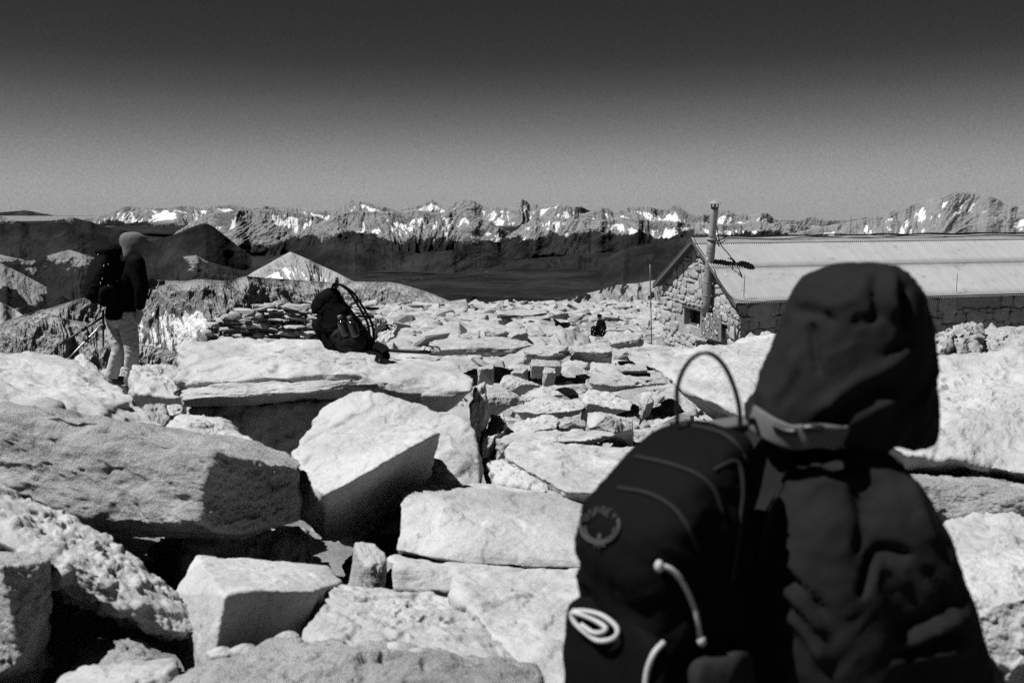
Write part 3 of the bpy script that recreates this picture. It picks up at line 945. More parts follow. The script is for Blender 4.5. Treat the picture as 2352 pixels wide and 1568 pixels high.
boulder('B14', 'boulder', 'low ledge of layered rock behind the wide bright boulder at the left edge', [(-200, 818, 8.2), (0, 815, 8.2), (100, 812, 8.1), (160, 822, 8.0), (175, 850, 7.6), (0, 850, 7.5), (-200, 850, 7.5)], M_gran_st, 6,
        low=0.03, mid=0.025, fine=0.010, chips=0.03, extra=low([(-200, 818, 8.4), (160, 822, 8.2)], 0.5))
boulder('B15', 'rock', 'small pale rock sunk behind the long rough-faced boulder', [(374, 988, 5.0), (392, 965, 5.1), (433, 953, 5.2), (501, 956, 5.2), (523, 980, 5.1), (541, 984, 5.05), (568, 1001, 4.95), (595, 1024, 4.8), (420, 1010, 4.7), (560, 1030, 4.7)],
        M_gran, 6, cat='rock', low=0.02, mid=0.014, fine=0.006, chips=0.016, extra=low([(433, 960, 5.3), (560, 1010, 5.0)], 0.4))
boulder('B16', 'rock', 'small dark rock wedged beside the end of the wide bright boulder', [(325, 927, 5.75), (350, 926, 5.8), (383, 931, 5.75), (392, 965, 5.55), (372, 984, 5.45), (345, 960, 5.5), (330, 940, 5.6), (380, 940, 6.1)],
        M_gran_st, 5, cat='rock', low=0.012, mid=0.02, fine=0.008, extra=low([(360, 950, 5.8)], 0.3))
boulder('B17', 'boulder', 'shaded boulder behind the standing hiker\'s legs', [(300, 842, 9.6), (340, 838, 9.8), (400, 838, 9.8), (430, 850, 9.6), (318, 850, 9.0), (360, 880, 8.6), (396, 915, 8.3), (430, 915, 8.3), (330, 905, 8.6), (300, 900, 9.0)],
        M_gran, 6, low=0.03, mid=0.016, fine=0.006, extra=low([(300, 850, 9.8), (420, 850, 9.8)], 0.6))
boulder('B17b', 'rock', 'low rock at the edge, just behind the standing hiker', [(190, 850, 11.4), (240, 852, 11.5), (300, 842, 11.5), (330, 846, 11.4), (330, 885, 11.0), (200, 885, 11.0)], M_gran, 6, cat='rock', extra=low([(200, 850, 11.6), (320, 850, 11.6)], 0.5))
boulder('B18', 'rock', 'pale chip of rock under the left end of the split-off slab', [(372, 935, 6.3), (395, 922, 6.4), (418, 925, 6.4), (425, 945, 6.2), (400, 952, 6.1), (378, 950, 6.1)], M_gran, 5, cat='rock', extra=low([(400, 935, 6.4)], 0.3))
boulder('B19', 'boulder', 'flat rock the standing hiker steps on', [(240, 908, 10.3), (300, 905, 10.8), (360, 910, 10.8), (380, 930, 10.0), (320, 945, 9.6), (240, 940, 9.6)], M_gran, 6, low=0.02, mid=0.012, extra=low([(250, 910, 10.6), (370, 920, 10.4)], 0.5))
B20 = [(925, 1118, 4.3), (938, 1114, 4.35), (920, 1177, 4.12), (909, 1262, 3.98), (1000, 1280, 3.9), (1105, 1297, 3.88), (1110, 1258, 3.92), (1037, 1181, 4.12), (983, 1150, 4.26), (1037, 1121, 4.95), (1159, 1108, 5.05), (1304, 1136, 4.9), (1480, 1150, 4.9),
       (1322, 1306, 3.9), (1480, 1310, 3.9)]
boulder('B20', 'boulder', 'large smooth block with dark lichen spots on its front face, left of the nearest backpack', B20, granite('granite_lichen', 0.315, stain=0.35, bump=0.4), low=0.016, mid=0.008, fine=0.004, rnd=3, chips=0.008, warp=0.02,
        extra=low([(1159, 1108, 5.05), (1480, 1150, 4.9), (930, 1130, 4.4)], 0.4))
B21 = [(887, 1278, 3.95), (905, 1270, 4.05), (1037, 1296, 3.98), (1218, 1313, 3.9), (1400, 1314, 3.9), (902, 1300, 3.74), (904, 1352, 3.70), (1028, 1358, 3.66), (1051, 1318, 3.72), (1200, 1330, 3.8), (1400, 1335, 3.8)]
boulder('B21', 'boulder', 'thin ledge slab directly beneath the lichen-spotted block', B21, M_gran, 6, low=0.01, mid=0.008, fine=0.004, rnd=3, chips=0.008, warp=0.02, extra=low([(905, 1290, 4.2), (1400, 1314, 4.1), (1028, 1358, 3.7), (904, 1352, 3.7)], 0.25))
boulder('B22', 'rock', 'small rounded wedge of rock in the dark gap before the lichen-spotted block', [(814, 1243, 3.85), (844, 1244, 3.85), (871, 1253, 3.82), (891, 1281, 3.75), (885, 1317, 3.7), (875, 1352, 3.66), (845, 1300, 3.66), (820, 1280, 3.75), (800, 1350, 3.8)],
        M_gran, 6, cat='rock', low=0.008, mid=0.004, chips=0.003, rnd=5, extra=low([(850, 1260, 4.1), (870, 1350, 3.7)], 0.2))
B24 = [(1159, 1036, 5.3), (1175, 1028, 5.5), (1198, 1022, 5.75), (1290, 1017, 5.9), (1405, 1024, 5.85), (1600, 1040, 5.6), (1169, 1052, 5.12), (1213, 1081, 4.92), (1272, 1113, 4.72), (1303, 1127, 4.62), (1600, 1140, 4.5)]
boulder('B24', 'boulder', 'broad sloping slab just above the lichen-spotted block', B24, M_gran, low=0.03, mid=0.012, fine=0.004, chips=0.014, rnd=4, warp=0.05, extra=low([(1175, 1040, 5.4), (1600, 1040, 5.6), (1290, 1120, 4.8), (1600, 1140, 4.5)], 0.18))
boulder('B25', 'rock', 'narrow ledge under the front edge of the broad sloping slab', [(1108, 1056, 5.4), (1172, 1056, 5.3), (1226, 1088, 5.0), (1269, 1122, 4.8), (1255, 1130, 4.7), (1223, 1107, 4.8), (1144, 1101, 4.9), (1128, 1077, 5.1)],
        M_gran, 6, cat='rock', low=0.01, mid=0.008, rnd=3, extra=low([(1120, 1060, 5.4), (1172, 1056, 5.3), (1260, 1125, 4.75), (1150, 1100, 4.9)], 0.25))
boulder('B38', 'boulder', 'big pale overhanging boulder in front of the stone hut\'s gable', [(1481, 808, 9.2), (1533, 797, 9.6), (1620, 795, 9.8), (1708, 792, 9.8), (1800, 786, 9.8), (1494, 842, 8.8), (1537, 870, 8.4), (1611, 918, 7.8), (1720, 960, 7.5), (1850, 960, 7.4),
        (2000, 860, 8.2), (2000, 800, 9.5), (1560, 880, 8.8), (1650, 940, 8.3)], M_gran, low=0.05, mid=0.02, fine=0.006, chips=0.02, warp=0.04, extra=low([(1700, 800, 9.8), (1900, 820, 9.6)], 0.9))
boulder('B39', 'rock', 'low pale rock at the foot of the hut\'s right corner', [(1682, 792, 14), (1693, 776, 14.2), (1743, 767, 14.3), (1782, 764, 14.2), (1850, 770, 14), (1700, 800, 13.3), (1850, 800, 13.2)], M_gran, 6, cat='rock',
        low=0.04, mid=0.03, extra=low([(1700, 790, 14.2), (1850, 790, 14)], 0.8))
for k_, (a_, b_) in enumerate([((1712, 1738), 762), ((1742, 1775), 757)]):
    boulder('B39%d' % k_, 'rock', ['left one of two small knobs of rock before the hut\'s shaded wall', 'right one of two small knobs of rock before the hut\'s shaded wall'][k_],
            [(a_[0], b_ + 12, 14.6), ((a_[0] + a_[1]) / 2, b_, 14.7), (a_[1], b_ + 8, 14.6), (a_[0], b_ + 24, 14.4), (a_[1], b_ + 24, 14.4), ((a_[0] + a_[1]) / 2, b_ + 10, 15.0)], M_gran, 5, cat='rock', low=0.02, mid=0.02,
            extra=low([(a_[0], b_ + 12, 14.7), (a_[1], b_ + 12, 14.7)], 0.6))
boulder('B40', 'boulder', 'craggy boulder right of the nearest person\'s hood, before the hut wall', [(2100, 772, 10.6), (2141, 763, 10.6), (2176, 753, 10.7), (2223, 741, 10.8), (2254, 746, 10.7), (2262, 775, 10.5), (2250, 815, 10.2), (2141, 815, 10.1), (2100, 815, 10.1), (2200, 780, 10.2)],
        M_gran_st, 7, low=0.08, mid=0.03, fine=0.008, chips=0.06, warp=0.08, extra=low([(2130, 780, 11), (2240, 770, 11)], 0.8))
boulder('B41', 'boulder', 'craggy boulder with twin humps at the right edge, before the hut wall', [(2255, 755, 10.9), (2281, 741, 11.0), (2293, 750, 11.0), (2328, 746, 11.0), (2380, 750, 11.0), (2480, 760, 10.8), (2480, 815, 10.2), (2270, 817, 10.2), (2262, 790, 10.4), (2350, 790, 10.2)],
        M_gran_st, 7, low=0.08, mid=0.03, fine=0.008, chips=0.06, warp=0.10, extra=low([(2270, 770, 11), (2450, 770, 11)], 0.8))
B42 = [(1980, 830, 5.4), (2060, 822, 5.5), (2140, 816, 5.6), (2207, 812, 5.6), (2235, 818, 5.5), (2291, 818, 5.5), (2342, 805, 5.6), (2560, 800, 5.6), (1960, 985, 4.3), (2050, 1030, 4.05), (2106, 1058, 3.92), (2207, 1066, 3.9), (2352, 1080, 3.9), (2560, 1100, 3.9),
       (2106, 1062, 4.3), (2560, 1105, 4.3)]
boulder('B42', 'boulder', 'huge pale boulder filling the right edge, behind the nearest person\'s face', B42, M_gran, low=0.035, mid=0.020, fine=0.008, chips=0.020, rnd=5, warp=0.05, extra=low([(1980, 840, 5.6), (2560, 820, 5.8)], 0.9) + low([(2000, 1010, 4.6), (2560, 1100, 4.5)], 0.12))
B43 = [(2050, 1075, 4.2), (2115, 1083, 4.15), (2207, 1092, 4.15), (2352, 1104, 4.1), (2560, 1120, 4.1), (2060, 1100, 3.75), (2129, 1100, 3.7), (2200, 1112, 3.65), (2274, 1137, 3.55), (2302, 1150, 3.5), (2352, 1138, 3.5), (2560, 1150, 3.5),
       (2168, 1186, 3.6), (2235, 1190, 3.55), (2300, 1172, 3.5), (2560, 1200, 3.5)]
boulder('B43', 'boulder', 'ledge slab with a fractured dark front, under the huge boulder at the right edge', B43, M_gran_st, low=0.014, mid=0.018, fine=0.008, chips=0.016, rnd=3, warp=0.03, extra=low([(2060, 1090, 4.3), (2560, 1130, 4.3)], 0.3))
B44 = [(2150, 1215, 3.4), (2196, 1215, 3.4), (2274, 1171, 3.55), (2352, 1176, 3.55), (2560, 1190, 3.5), (2185, 1225, 3.3), (2241, 1378, 2.75), (2352, 1372, 2.72), (2560, 1372, 2.72), (2150, 1330, 3.0), (2265, 1500, 2.70), (2291, 1530, 2.68), (2352, 1528, 2.66), (2560, 1540, 2.66)]
boulder('B44', 'boulder', 'big slab with a rippled front face in the bottom right corner', B44, M_gran, low=0.020, mid=0.020, fine=0.008, chips=0.016, rnd=4, warp=0.04, extra=low([(2150, 1230, 3.5), (2560, 1200, 3.6)], 0.6) + low([(2280, 1520, 2.8), (2560, 1540, 2.8)], 0.2))
boulder('B45', 'boulder', 'boulder underfoot of the nearest person, below the bottom edge', [(1500, 1700, 1.9), (1900, 1700, 1.9)], M_gran, 6, low=0.02, mid=0.012,
        extra=[(0.1, 1.3, -1.80), (0.95, 1.25, -1.80), (1.0, 2.1, -1.82), (0.15, 2.2, -1.82), (0.0, 1.2, -2.1), (1.1, 1.2, -2.1), (1.1, 2.3, -2.1), (0.0, 2.3, -2.1)]) if False else None

boulder('B1u', 'boulder', 'block added beneath the long rough-faced boulder to keep the gap dark', [(420, 1225, 4.1), (690, 1225, 4.3), (700, 1340, 4.1), (420, 1330, 3.95), (420, 1230, 4.7), (700, 1230, 4.8)], M_gran, 6, low=0.03, mid=0.02, fine=0.008,
        extra=low([(420, 1330, 3.95), (700, 1340, 4.1)], 0.3))  # filler block put in so the gap shows shade, not sunlit ground
boulder('B11u', 'boulder', 'block added beneath the split-off slab to keep the gap black', [(430, 930, 6.2), (640, 926, 6.15), (800, 915, 6.25), (430, 1045, 6.1), (800, 1050, 6.1), (430, 930, 6.9), (800, 915, 6.9)], M_gran, 6, low=0.04, mid=0.02, fine=0.008,
        extra=low([(430, 1045, 6.2), (800, 1050, 6.2)], 0.4))  # added under the overhang so no sunlit floor is seen there
# unseen boulders added left of the view to shade the gaps
boulder('L1', 'boulder', 'unseen boulder added just outside the left edge, beside the square-cut block', [(0, 0, 1)], M_gran, 6, low=0.03, mid=0.02, fine=0.008) if False else None
for k_, (cx, cy, cz, sx, sy, sz) in enumerate([(-2.35, 2.5, -1.55, .55, .7, .6), (-2.0, 1.5, -1.7, .5, .45, .45), (-2.3, 3.2, -1.75, .5, .6, .8), (-2.75, 4.4, -1.7, .5, .7, .75), (-2.9, 3.6, -1.6, .7, .6, .7), (-1.2, 1.75, -1.95, .35, .3, .3)]):
    r0 = np.random.default_rng(60 + k_)
    q = np.array([[sxx * sx, syy * sy, szz * sz] for sxx in (-1, 1) for syy in (-1, 1) for szz in (-1, 1)]) * r0.uniform(0.7, 1.1, (8, 3)) + np.array([cx, cy, cz])
    V, F = rock_verts(q, 6, 60 + k_, low=0.03, mid=0.02, fine=0.008)
    tag(centred('boulder', V, F, M_gran), 'unseen granite boulder added left of the view to cast shade into the gaps', 'boulder', 'boulders added left of the view')

# ---- middle distance blocks that stand out
MID = [
    ('M26', [(1134, 1004, 6.2), (1213, 988, 6.5), (1300, 986, 6.5), (1397, 987, 6.4), (1420, 995, 6.2), (1369, 1009, 5.9), (1198, 1020, 5.8), (1165, 1018, 5.8)], 'long low slab behind the broad sloping slab', M_gran),
    ('M27', [(1108, 1000, 6.2), (1128, 952, 6.9), (1157, 950, 6.9), (1165, 965, 6.8), (1160, 990, 6.3), (1135, 1003, 6.1)], 'pale leaning rock right of the dark upright shard', M_gran),
    ('M28', [(1169, 993, 6.5), (1187, 968, 6.9), (1254, 952, 7.1), (1285, 958, 7.0), (1277, 984, 6.5), (1230, 990, 6.3)], 'pale wedge-shaped block in the middle ground, left of the dark-fronted stone', M_gran),
    ('M29', [(1280, 963, 6.9), (1300, 958, 7.1), (1341, 964, 7.0), (1346, 981, 6.7), (1280, 984, 6.7), (1310, 966, 6.7)], 'squat dark-fronted stone wedged between two pale blocks', M_gran_st),
    ('M30', [(1349, 947, 7.0), (1392, 949, 7.0), (1454, 965, 6.9), (1456, 986, 6.7), (1415, 994, 6.5), (1352, 984, 6.6), (1390, 955, 6.55), (1370, 945, 7.3), (1440, 958, 7.3)], 'half-shaded angular block left of the nearest backpack\'s top', M_gran),
    ('M31', [(1213, 918, 7.9), (1251, 909, 8.2), (1303, 911, 8.2), (1354, 927, 7.8), (1340, 942, 7.4), (1272, 930, 7.5), (1240, 948, 7.2), (1180, 945, 7.4)], 'cracked pale slab in the middle ground', M_gran),
    ('M32', [(1118, 909, 8.2), (1123, 888, 8.8), (1157, 890, 8.8), (1187, 906, 8.5), (1193, 919, 8.2), (1172, 930, 8.0), (1120, 930, 8.0), (1120, 912, 8.0), (1175, 912, 8.05)], 'flat block with a shaded rough front, right of the dark upright shard', M_gran_st),
    ('M33', [(1336, 920, 7.8), (1351, 891, 8.3), (1397, 899, 8.3), (1456, 924, 8.0), (1449, 941, 7.6), (1392, 937, 7.5), (1350, 925, 7.5)], 'smooth grey boulder left of the haul loop on the nearest backpack', M_gran_sm),
    ('M34', [(1469, 922, 8.0), (1474, 901, 8.3), (1495, 899, 8.3), (1504, 920, 8.0), (1485, 930, 7.7)], 'small pointed rock behind the smooth grey boulder', M_gran),
    ('M35', [(1146, 884, 9.2), (1157, 863, 9.5), (1172, 860, 9.6), (1198, 870, 9.6), (1239, 887, 9.2), (1175, 896, 9.0), (1160, 876, 9.1), (1200, 882, 9.05)], 'dark wedge of rock with a broken top in the middle ground', M_gran),
    ('M36', [(1208, 907, 8.8), (1246, 886, 9.1), (1264, 890, 9.1), (1297, 907, 8.8), (1250, 912, 8.6)], 'low dark pyramid-shaped rock in the middle ground', M_gran),
    ('M37', [(1345, 866, 10.6), (1377, 853, 11.4), (1469, 850, 11.6), (1528, 862, 11.0), (1537, 878, 10.4), (1456, 886, 10.0), (1367, 884, 10.0)], 'wide layered slab left of the pale overhanging boulder', M_plate),
    ('M1', [(985, 786, 14.8), (1005, 779, 15.4), (1153, 774, 15.6), (1214, 784, 15.2), (1226, 791, 14.9), (1180, 810, 14.2), (1135, 810, 14.2), (1070, 807, 14.2), (1020, 805, 14.2), (1180, 800, 14.2), (1080, 796, 14.2)], 'long thick slab with a shaded front, right of the trekking poles', M_plate),
    ('M2', [(1204, 806, 14.4), (1245, 798, 14.8), (1304, 791, 14.8), (1310, 813, 14.0), (1260, 818, 13.6), (1210, 812, 13.8), (1300, 800, 14.0)], 'slab with a squared right end in front of the long thick slab', M_plate),
    ('M3', [(1309, 797, 14.6), (1399, 783, 14.8), (1407, 804, 14.0), (1385, 810, 13.8), (1320, 808, 14.0)], 'pale slab with a steep right end, below the seated hiker', M_plate),
    ('M4', [(1385, 772, 15.8), (1397, 761, 16.4), (1473, 768, 16.2), (1476, 788, 15.4), (1408, 790, 15.2), (1470, 776, 15.4)], 'wedge-shaped block at the seated hiker\'s right, with a black gap below', M_plate),
    ('M5', [(1139, 716, 52), (1200, 710, 54), (1255, 709, 54), (1258, 719, 51), (1209, 727, 50), (1150, 722, 50)], 'flat slab with a black front edge near the plateau\'s far rim', M_plate),
    ('M6', [(1262, 715, 50), (1269, 707, 52), (1306, 719, 50), (1280, 722, 48)], 'grey pointed block near the plateau\'s far rim', M_plate),
    ('M7', [(1160, 770, 22.5), (1209, 751, 24), (1212, 763, 22.5), (1175, 772, 21.5)], 'tilted slab pointing up to the right, behind the long thick slab', M_plate),
    ('M8', [(1112, 754, 23), (1118, 747, 24), (1171, 760, 23), (1150, 765, 21.5)], 'thin slab sloping down to the right, behind the long thick slab', M_plate),
    ('M9', [(1058, 767, 19.5), (1075, 762, 20), (1103, 769, 19.5), (1098, 777, 18.5), (1062, 776, 18.5)], 'squat block resting behind the long thick slab\'s left half', M_plate),
    ('M10', [(1158, 691, 88), (1167, 688, 88), (1171, 702, 87), (1158, 702, 87), (1160, 690, 90), (1168, 690, 90)], 'small upright stone on the plateau\'s far rim', M_plate),
    ('M11', [(1183, 696, 80), (1188, 694, 80), (1198, 709, 79), (1190, 711, 79), (1186, 696, 82)], 'small leaning stone near the plateau\'s far rim', M_plate),
    ('M12', [(1218, 833, 12.2), (1223, 825, 12.6), (1287, 829, 12.4), (1290, 841, 12.0), (1250, 841, 11.8), (1222, 838, 11.9)], 'oblong slab with a dark front in the middle ground', M_plate),
    ('M13', [(1172, 854, 11.2), (1185, 846, 11.5), (1213, 846, 11.5), (1200, 856, 11.0), (1178, 856, 11.0)], 'small dark lens-shaped stone in the middle ground', M_gran_st),
    ('M14', [(1246, 853, 11.2), (1251, 841, 11.6), (1274, 844, 11.5), (1277, 855, 11.1), (1258, 856, 11.0)], 'small pale block beside the dark lens-shaped stone', M_plate),
    ('M15', [(1096, 843, 11.3), (1133, 834, 11.7), (1134, 845, 11.2), (1105, 848, 11.0)], 'thin slab with a dark edge, right of the pack-carrying boulder', M_plate),
    ('M16', [(1418, 842, 11.3), (1440, 836, 11.6), (1485, 838, 11.6), (1486, 850, 11.0), (1430, 852, 10.9)], 'dark-fronted stone left of the pale overhanging boulder', M_gran_st),
    ('W1', [(857, 757, 16.0), (860, 729, 16.3), (888, 735, 16.6), (872, 760, 16.2), (880, 735, 17)], 'dark wedge of rock behind the resting backpack', M_gran),
    ('W2', [(864, 762, 16.2), (888, 739, 17.2), (912, 747, 17.2), (902, 774, 16.0), (880, 785, 15.4)], 'bright tilted slab right of the dark wedge behind the resting backpack', M_gran_sm),
]
for key, pts, lab, mt in MID:
    boulder(key, 'slab', lab, pts, mt, 6 if pts[0][2] < 20 else 5, cat='slab', low=0.012, mid=0.007 if pts[0][2] < 12 else 0.025, fine=0.004, chips=0.014, rnd=1, warp=0.04,
            extra=[q - np.array([0, 0, 0.2 if pts[0][2] < 20 else 0.35]) for q in [at(*p) for p in pts][:3]])

# ---- scattered plates: the largest are objects, the rest one mass of rubble
PROTO = []
for k in range(14):
    hp = scatter_hull(7 + k % 4, RNG, flat=0.08 + 0.07 * RNG.random(), taper=0.82 + 0.2 * RNG.random())
    V, F = rock_verts(hp, 5, 100 + k, warp=0.02, low=0.012, mid=0.03, fine=0.012, rnd=1, chips=0.03, strat=0.01, f0=1.2)
    PROTO.append((V, F))
LITE = [hull_tris(scatter_hull(6 + k % 4, RNG, flat=0.07 + 0.12 * RNG.random(), taper=0.78 + 0.2 * RNG.random())) for k in range(40)]


def rot_np(yaw, tx, ty):
    return np.array(Matrix.Rotation(yaw, 3, 'Z') @ Matrix.Rotation(tx, 3, 'X') @ Matrix.Rotation(ty, 3, 'Y'))


_yt = np.linspace(3.2, 108, 900)


def invert(px, py):
    """where the sight line through a picture point meets the plateau (only used to spread the stones evenly)"""
    P = np.array([at(px, py, y) for y in _yt])
    d = P[:, 2] - ground_z(P[:, 0], P[:, 1])
    i = np.argmax(d < 0)
    return P[i] if i > 0 else None


cand = []
r_ = np.random.default_rng(21)
tries = 0
while len(cand) < 9000 and tries < 34000:
    tries += 1
    px = r_.uniform(-60, 2420)
    py = 690 + 400 * r_.random() ** 1.2
    if 1560 < px and py < 990 and r_.random() < 0.8: continue
    if px < 1105 and py > 850: continue
    p = invert(px, py)
    if p is None: continue
    if 14 < p[1] < 40 and 4.0 < p[0] < 20 and 18 < (p[1] * 0.969 + p[0] * -0.247) - 0 + 1.9 and p[0] * 0.969 + p[1] * 0.247 > 8.4: continue
    sz = (0.075 + 0.013 * p[1] ** 0.85) * math.exp(r_.normal(0, 0.55))
    sz = min(sz, 1.3, 0.034 * p[1])
    if abs(px - 1375) < 34 + sz / p[1] * FPX and 738 < py < 815 and sz > 0.3: sz = r_.uniform(0.08, 0.22)
    if px > 1440 and py < 812: sz = min(sz, 0.011 * p[1])
    cand.append((p, sz, sz / p[1], px, py))
cand.sort(key=lambda c: -c[2])
zone_lab = {
    'near': ('flat pale stone among the plates just behind the foreground boulders', 'plates just behind the foreground boulders'),
    'mid': ('flat pale plate among the rubble between the foreground and the seated hiker', 'plates between the foreground and the seated hiker'),
    'hut': ('flat pale plate lying in front of the stone hut', 'plates in front of the stone hut'),
    'far': ('flat pale plate on the plateau beyond the seated hiker', 'plates beyond the seated hiker'),
    'left': ('flat pale plate near the dry stone windbreak on the left', 'plates near the dry stone windbreak'),
}
pm = [None] * len(PROTO)
nind = 0
rub = MB()
rubV, rubF, rubn = [], [], 0
for p, sz, ang, px, py in cand:
    tilt = r_.normal(0, 0.17, 2) + (np.array([r_.normal(0, 0.35), r_.normal(0, 0.3)]) if r_.random() < 0.13 else 0)
    M = rot_np(r_.uniform(0, 6.28), tilt[0], tilt[1])
    zs = r_.uniform(0.6, 1.3)
    c = np.array([p[0], p[1], p[2] + sz * 0.12 * zs])
    if nind < 225:
        k = r_.integers(len(PROTO))
        if pm[k] is None: pm[k] = mesh_np('plate', *PROTO[k])
        o = bpy.data.objects.new('plate', pm[k])
        if not pm[k].materials: pm[k].materials.append(M_plate)
        COL.objects.link(o)
        o.matrix_world = Matrix.Translation(Vector(c)) @ Matrix(M.tolist()).to_4x4() @ Matrix.Diagonal((sz, sz, sz * zs * 1.5, 1))
        z_ = 'left' if px < 860 else ('far' if p[1] > 27 else ('hut' if px > 1480 else ('near' if p[1] < 8.5 else 'mid')))
        tag(o, zone_lab[z_][0], 'stone plate', zone_lab[z_][1])
        nind += 1
    else:
        V, F = LITE[r_.integers(len(LITE))]
        V = (V * np.array([sz, sz, sz * zs])) @ M.T + c
        rubV.append(V); rubF.append(F + rubn); rubn += len(V)
# fill with small stuff
for q in range(14000):
    px = r_.uniform(830, 1600); py = 690 + 330 * r_.random() ** 1.2
    p = invert(px, py) if q % 3 == 0 else None
    if p is None:
        Y = 6 + 96 * r_.random() ** 2; px = r_.uniform(780, 1620)
        p = at(px, 700, Y); p[2] = ground_z(p[0:1], p[1:2])[0]
        if p[2] < -14 or (p[1] < 8 and p[0] < 0.6): continue
    if p[0] * 0.969 + p[1] * 0.247 > 8.4 and p[1] * 0.969 - p[0] * 0.247 > 16: continue
    sz = (0.04 + 0.0075 * p[1] ** 0.9) * math.exp(r_.normal(0, 0.45))
    M = rot_np(r_.uniform(0, 6.28), r_.normal(0, .3), r_.normal(0, .3))
    V, F = LITE[r_.integers(len(LITE))]
    V = (V * np.array([sz, sz, sz * 1.2])) @ M.T + np.array([p[0], p[1], p[2] + sz * .15])
    rubV.append(V); rubF.append(F + rubn); rubn += len(V)
# stones in the dark gaps between the foreground boulders
for q in range(420):
    x, y = r_.uniform(-2.4, 2.4), r_.uniform(2.3, 8.2)
    sz = min(0.03 * math.exp(r_.exponential(0.75)), 0.22)
    V, F = LITE[r_.integers(len(LITE))]
    V = (V * sz) @ rot_np(r_.uniform(0, 6.28), r_.normal(0, .4), r_.normal(0, .4)).T + np.array([x, y, ground_z(np.array([x]), np.array([y]))[0] + sz * .15])
    rubV.append(V); rubF.append(F + rubn); rubn += len(V)
ru = link('rubble', mesh_np('rubble', np.concatenate(rubV), np.concatenate(rubF), smooth=False), M_plate)
tag(ru, 'loose pale rubble filling the plateau between the plates', 'rubble', kind='stuff')

# snow patch
pp = [at(1144, 738, 37), at(1156, 729, 41), at(1186, 732, 41), at(1190, 738, 38), at(1167, 746, 35), at(1150, 743, 36), at(1170, 727, 42)]
pp = [np.array([q[0], q[1], ground_z(q[0:1], q[1:2])[0] + 0.16]) for q in pp]
V, F = rock_verts(np.array(pp + [q * 1.01 - np.array([0, 0, 0.5]) for q in pp]), 5, 3, low=0.05, mid=0.03, fine=0, chips=0, rnd=4, warp=0.12)
tag(centred('snow_patch', V, F, plain('snow', 0.6, 0.6)), 'small bright snow patch left on the plateau', 'snow patch')

# ---- dry stone windbreak left of the resting pack
wr = np.random.default_rng(5)
WV, WF, wn = [], [], 0
A0, A1 = at(474, 790, 17.6), at(800, 780, 16.6)
Lw = np.linalg.norm((A1 - A0)[:2])
ex = (A1 - A0) / Lw; ex[2] = 0; ex /= np.linalg.norm(ex)
ey = np.array([-ex[1], ex[0], 0])
top_px = [(474, 752), (500, 738), (545, 716), (575, 708), (640, 702), (690, 700), (740, 694), (800, 694)]
for lay in range(3):
    for row in range(17):
        u = -0.05 + wr.uniform(0, .2)
        while u < Lw:
            wd = wr.choice([0.1, 0.16, 0.24, 0.34, 0.5]) * wr.uniform(0.8, 1.2)
            c = A0 + ex * (u + wd / 2) + ey * (lay * 0.24 + wr.normal(0, 0.05))
            z = -2.95 + row * 0.072 + wr.normal(0, 0.012)
            c[2] = z
            pxx, pyy = pixel_of(c)
            tp = np.interp(pxx, [t[0] for t in top_px], [t[1] for t in top_px]) - lay * 2
            if pyy > tp and wr.random() < 0.84:
                V, F = LITE[wr.integers(len(LITE))]
                S_ = np.array([wd * 0.62, 0.2, 0.16 * wr.choice([0.7, 1.0, 1.5, 2.2])])
                V = (V * S_ * np.array([1, 1, .8])) @ rot_np(wr.normal(0, .25), wr.normal(0, .08), wr.normal(0, .10)).T
                V = V[:, :1] * ex + V[:, 1:2] * ey + V[:, 2:3] * np.array([0, 0, 1.0]) + c
                WV.append(V); WF.append(F + wn); wn += len(V)
            u += wd * wr.uniform(0.8, 1.0)
WV = np.concatenate(WV); WF = np.concatenate(WF)
tag(centred('stone_wall', WV, WF, M_plate, smooth=False), 'dry stone windbreak of stacked thin plates behind the pack-carrying boulder', 'dry stone wall')
# ================================================================== stone hut
HR = np.array([math.sin(R(75.7)), math.cos(R(75.7)), 0.0])      # along the ridge, to the right and away
HB = np.array([-HR[1], HR[0], 0.0])                             # along the gable, away
HZ = np.array([0, 0, 1.0])
EAVE = at(1690, 697, 18.0)                                       # near corner of the roof edge
GW = 3.55                                                        # gable width
OVB, OVR = 0.22, 0.20
H0 = EAVE + HB * OVB + HR * OVR                                  # near wall corner, at eave height
ez = EAVE[2]
GROUND_H = -4.1
RISE = 1.09
HL = 14.0


def hp(a, b, z):
    """a along the ridge from the gable face, b along the gable from the near corner, z world height"""
    return H0 * np.array([1, 1, 0]) + HR * a + HB * b + HZ * z


apex_b = GW / 2
slope = RISE / (apex_b + OVB)
roofz = lambda b: ez + (min(b, GW - b) + OVB) * slope

M_stone = granite('wall_stone', 0.30, stain=0.3, bump=0.8)
M_mortar = plain('mortar', 0.21, 0.95, nscale=14, namp=0.5, bump=1.0, bdist=0.02)
M_dark = plain('dark_opening', 0.01, 0.6)
M_wood = plain('weathered_wood', 0.06, 0.85, nscale=20, namp=0.5, bump=0.5)
M_black = plain('black_rubber', 0.012, 0.5)


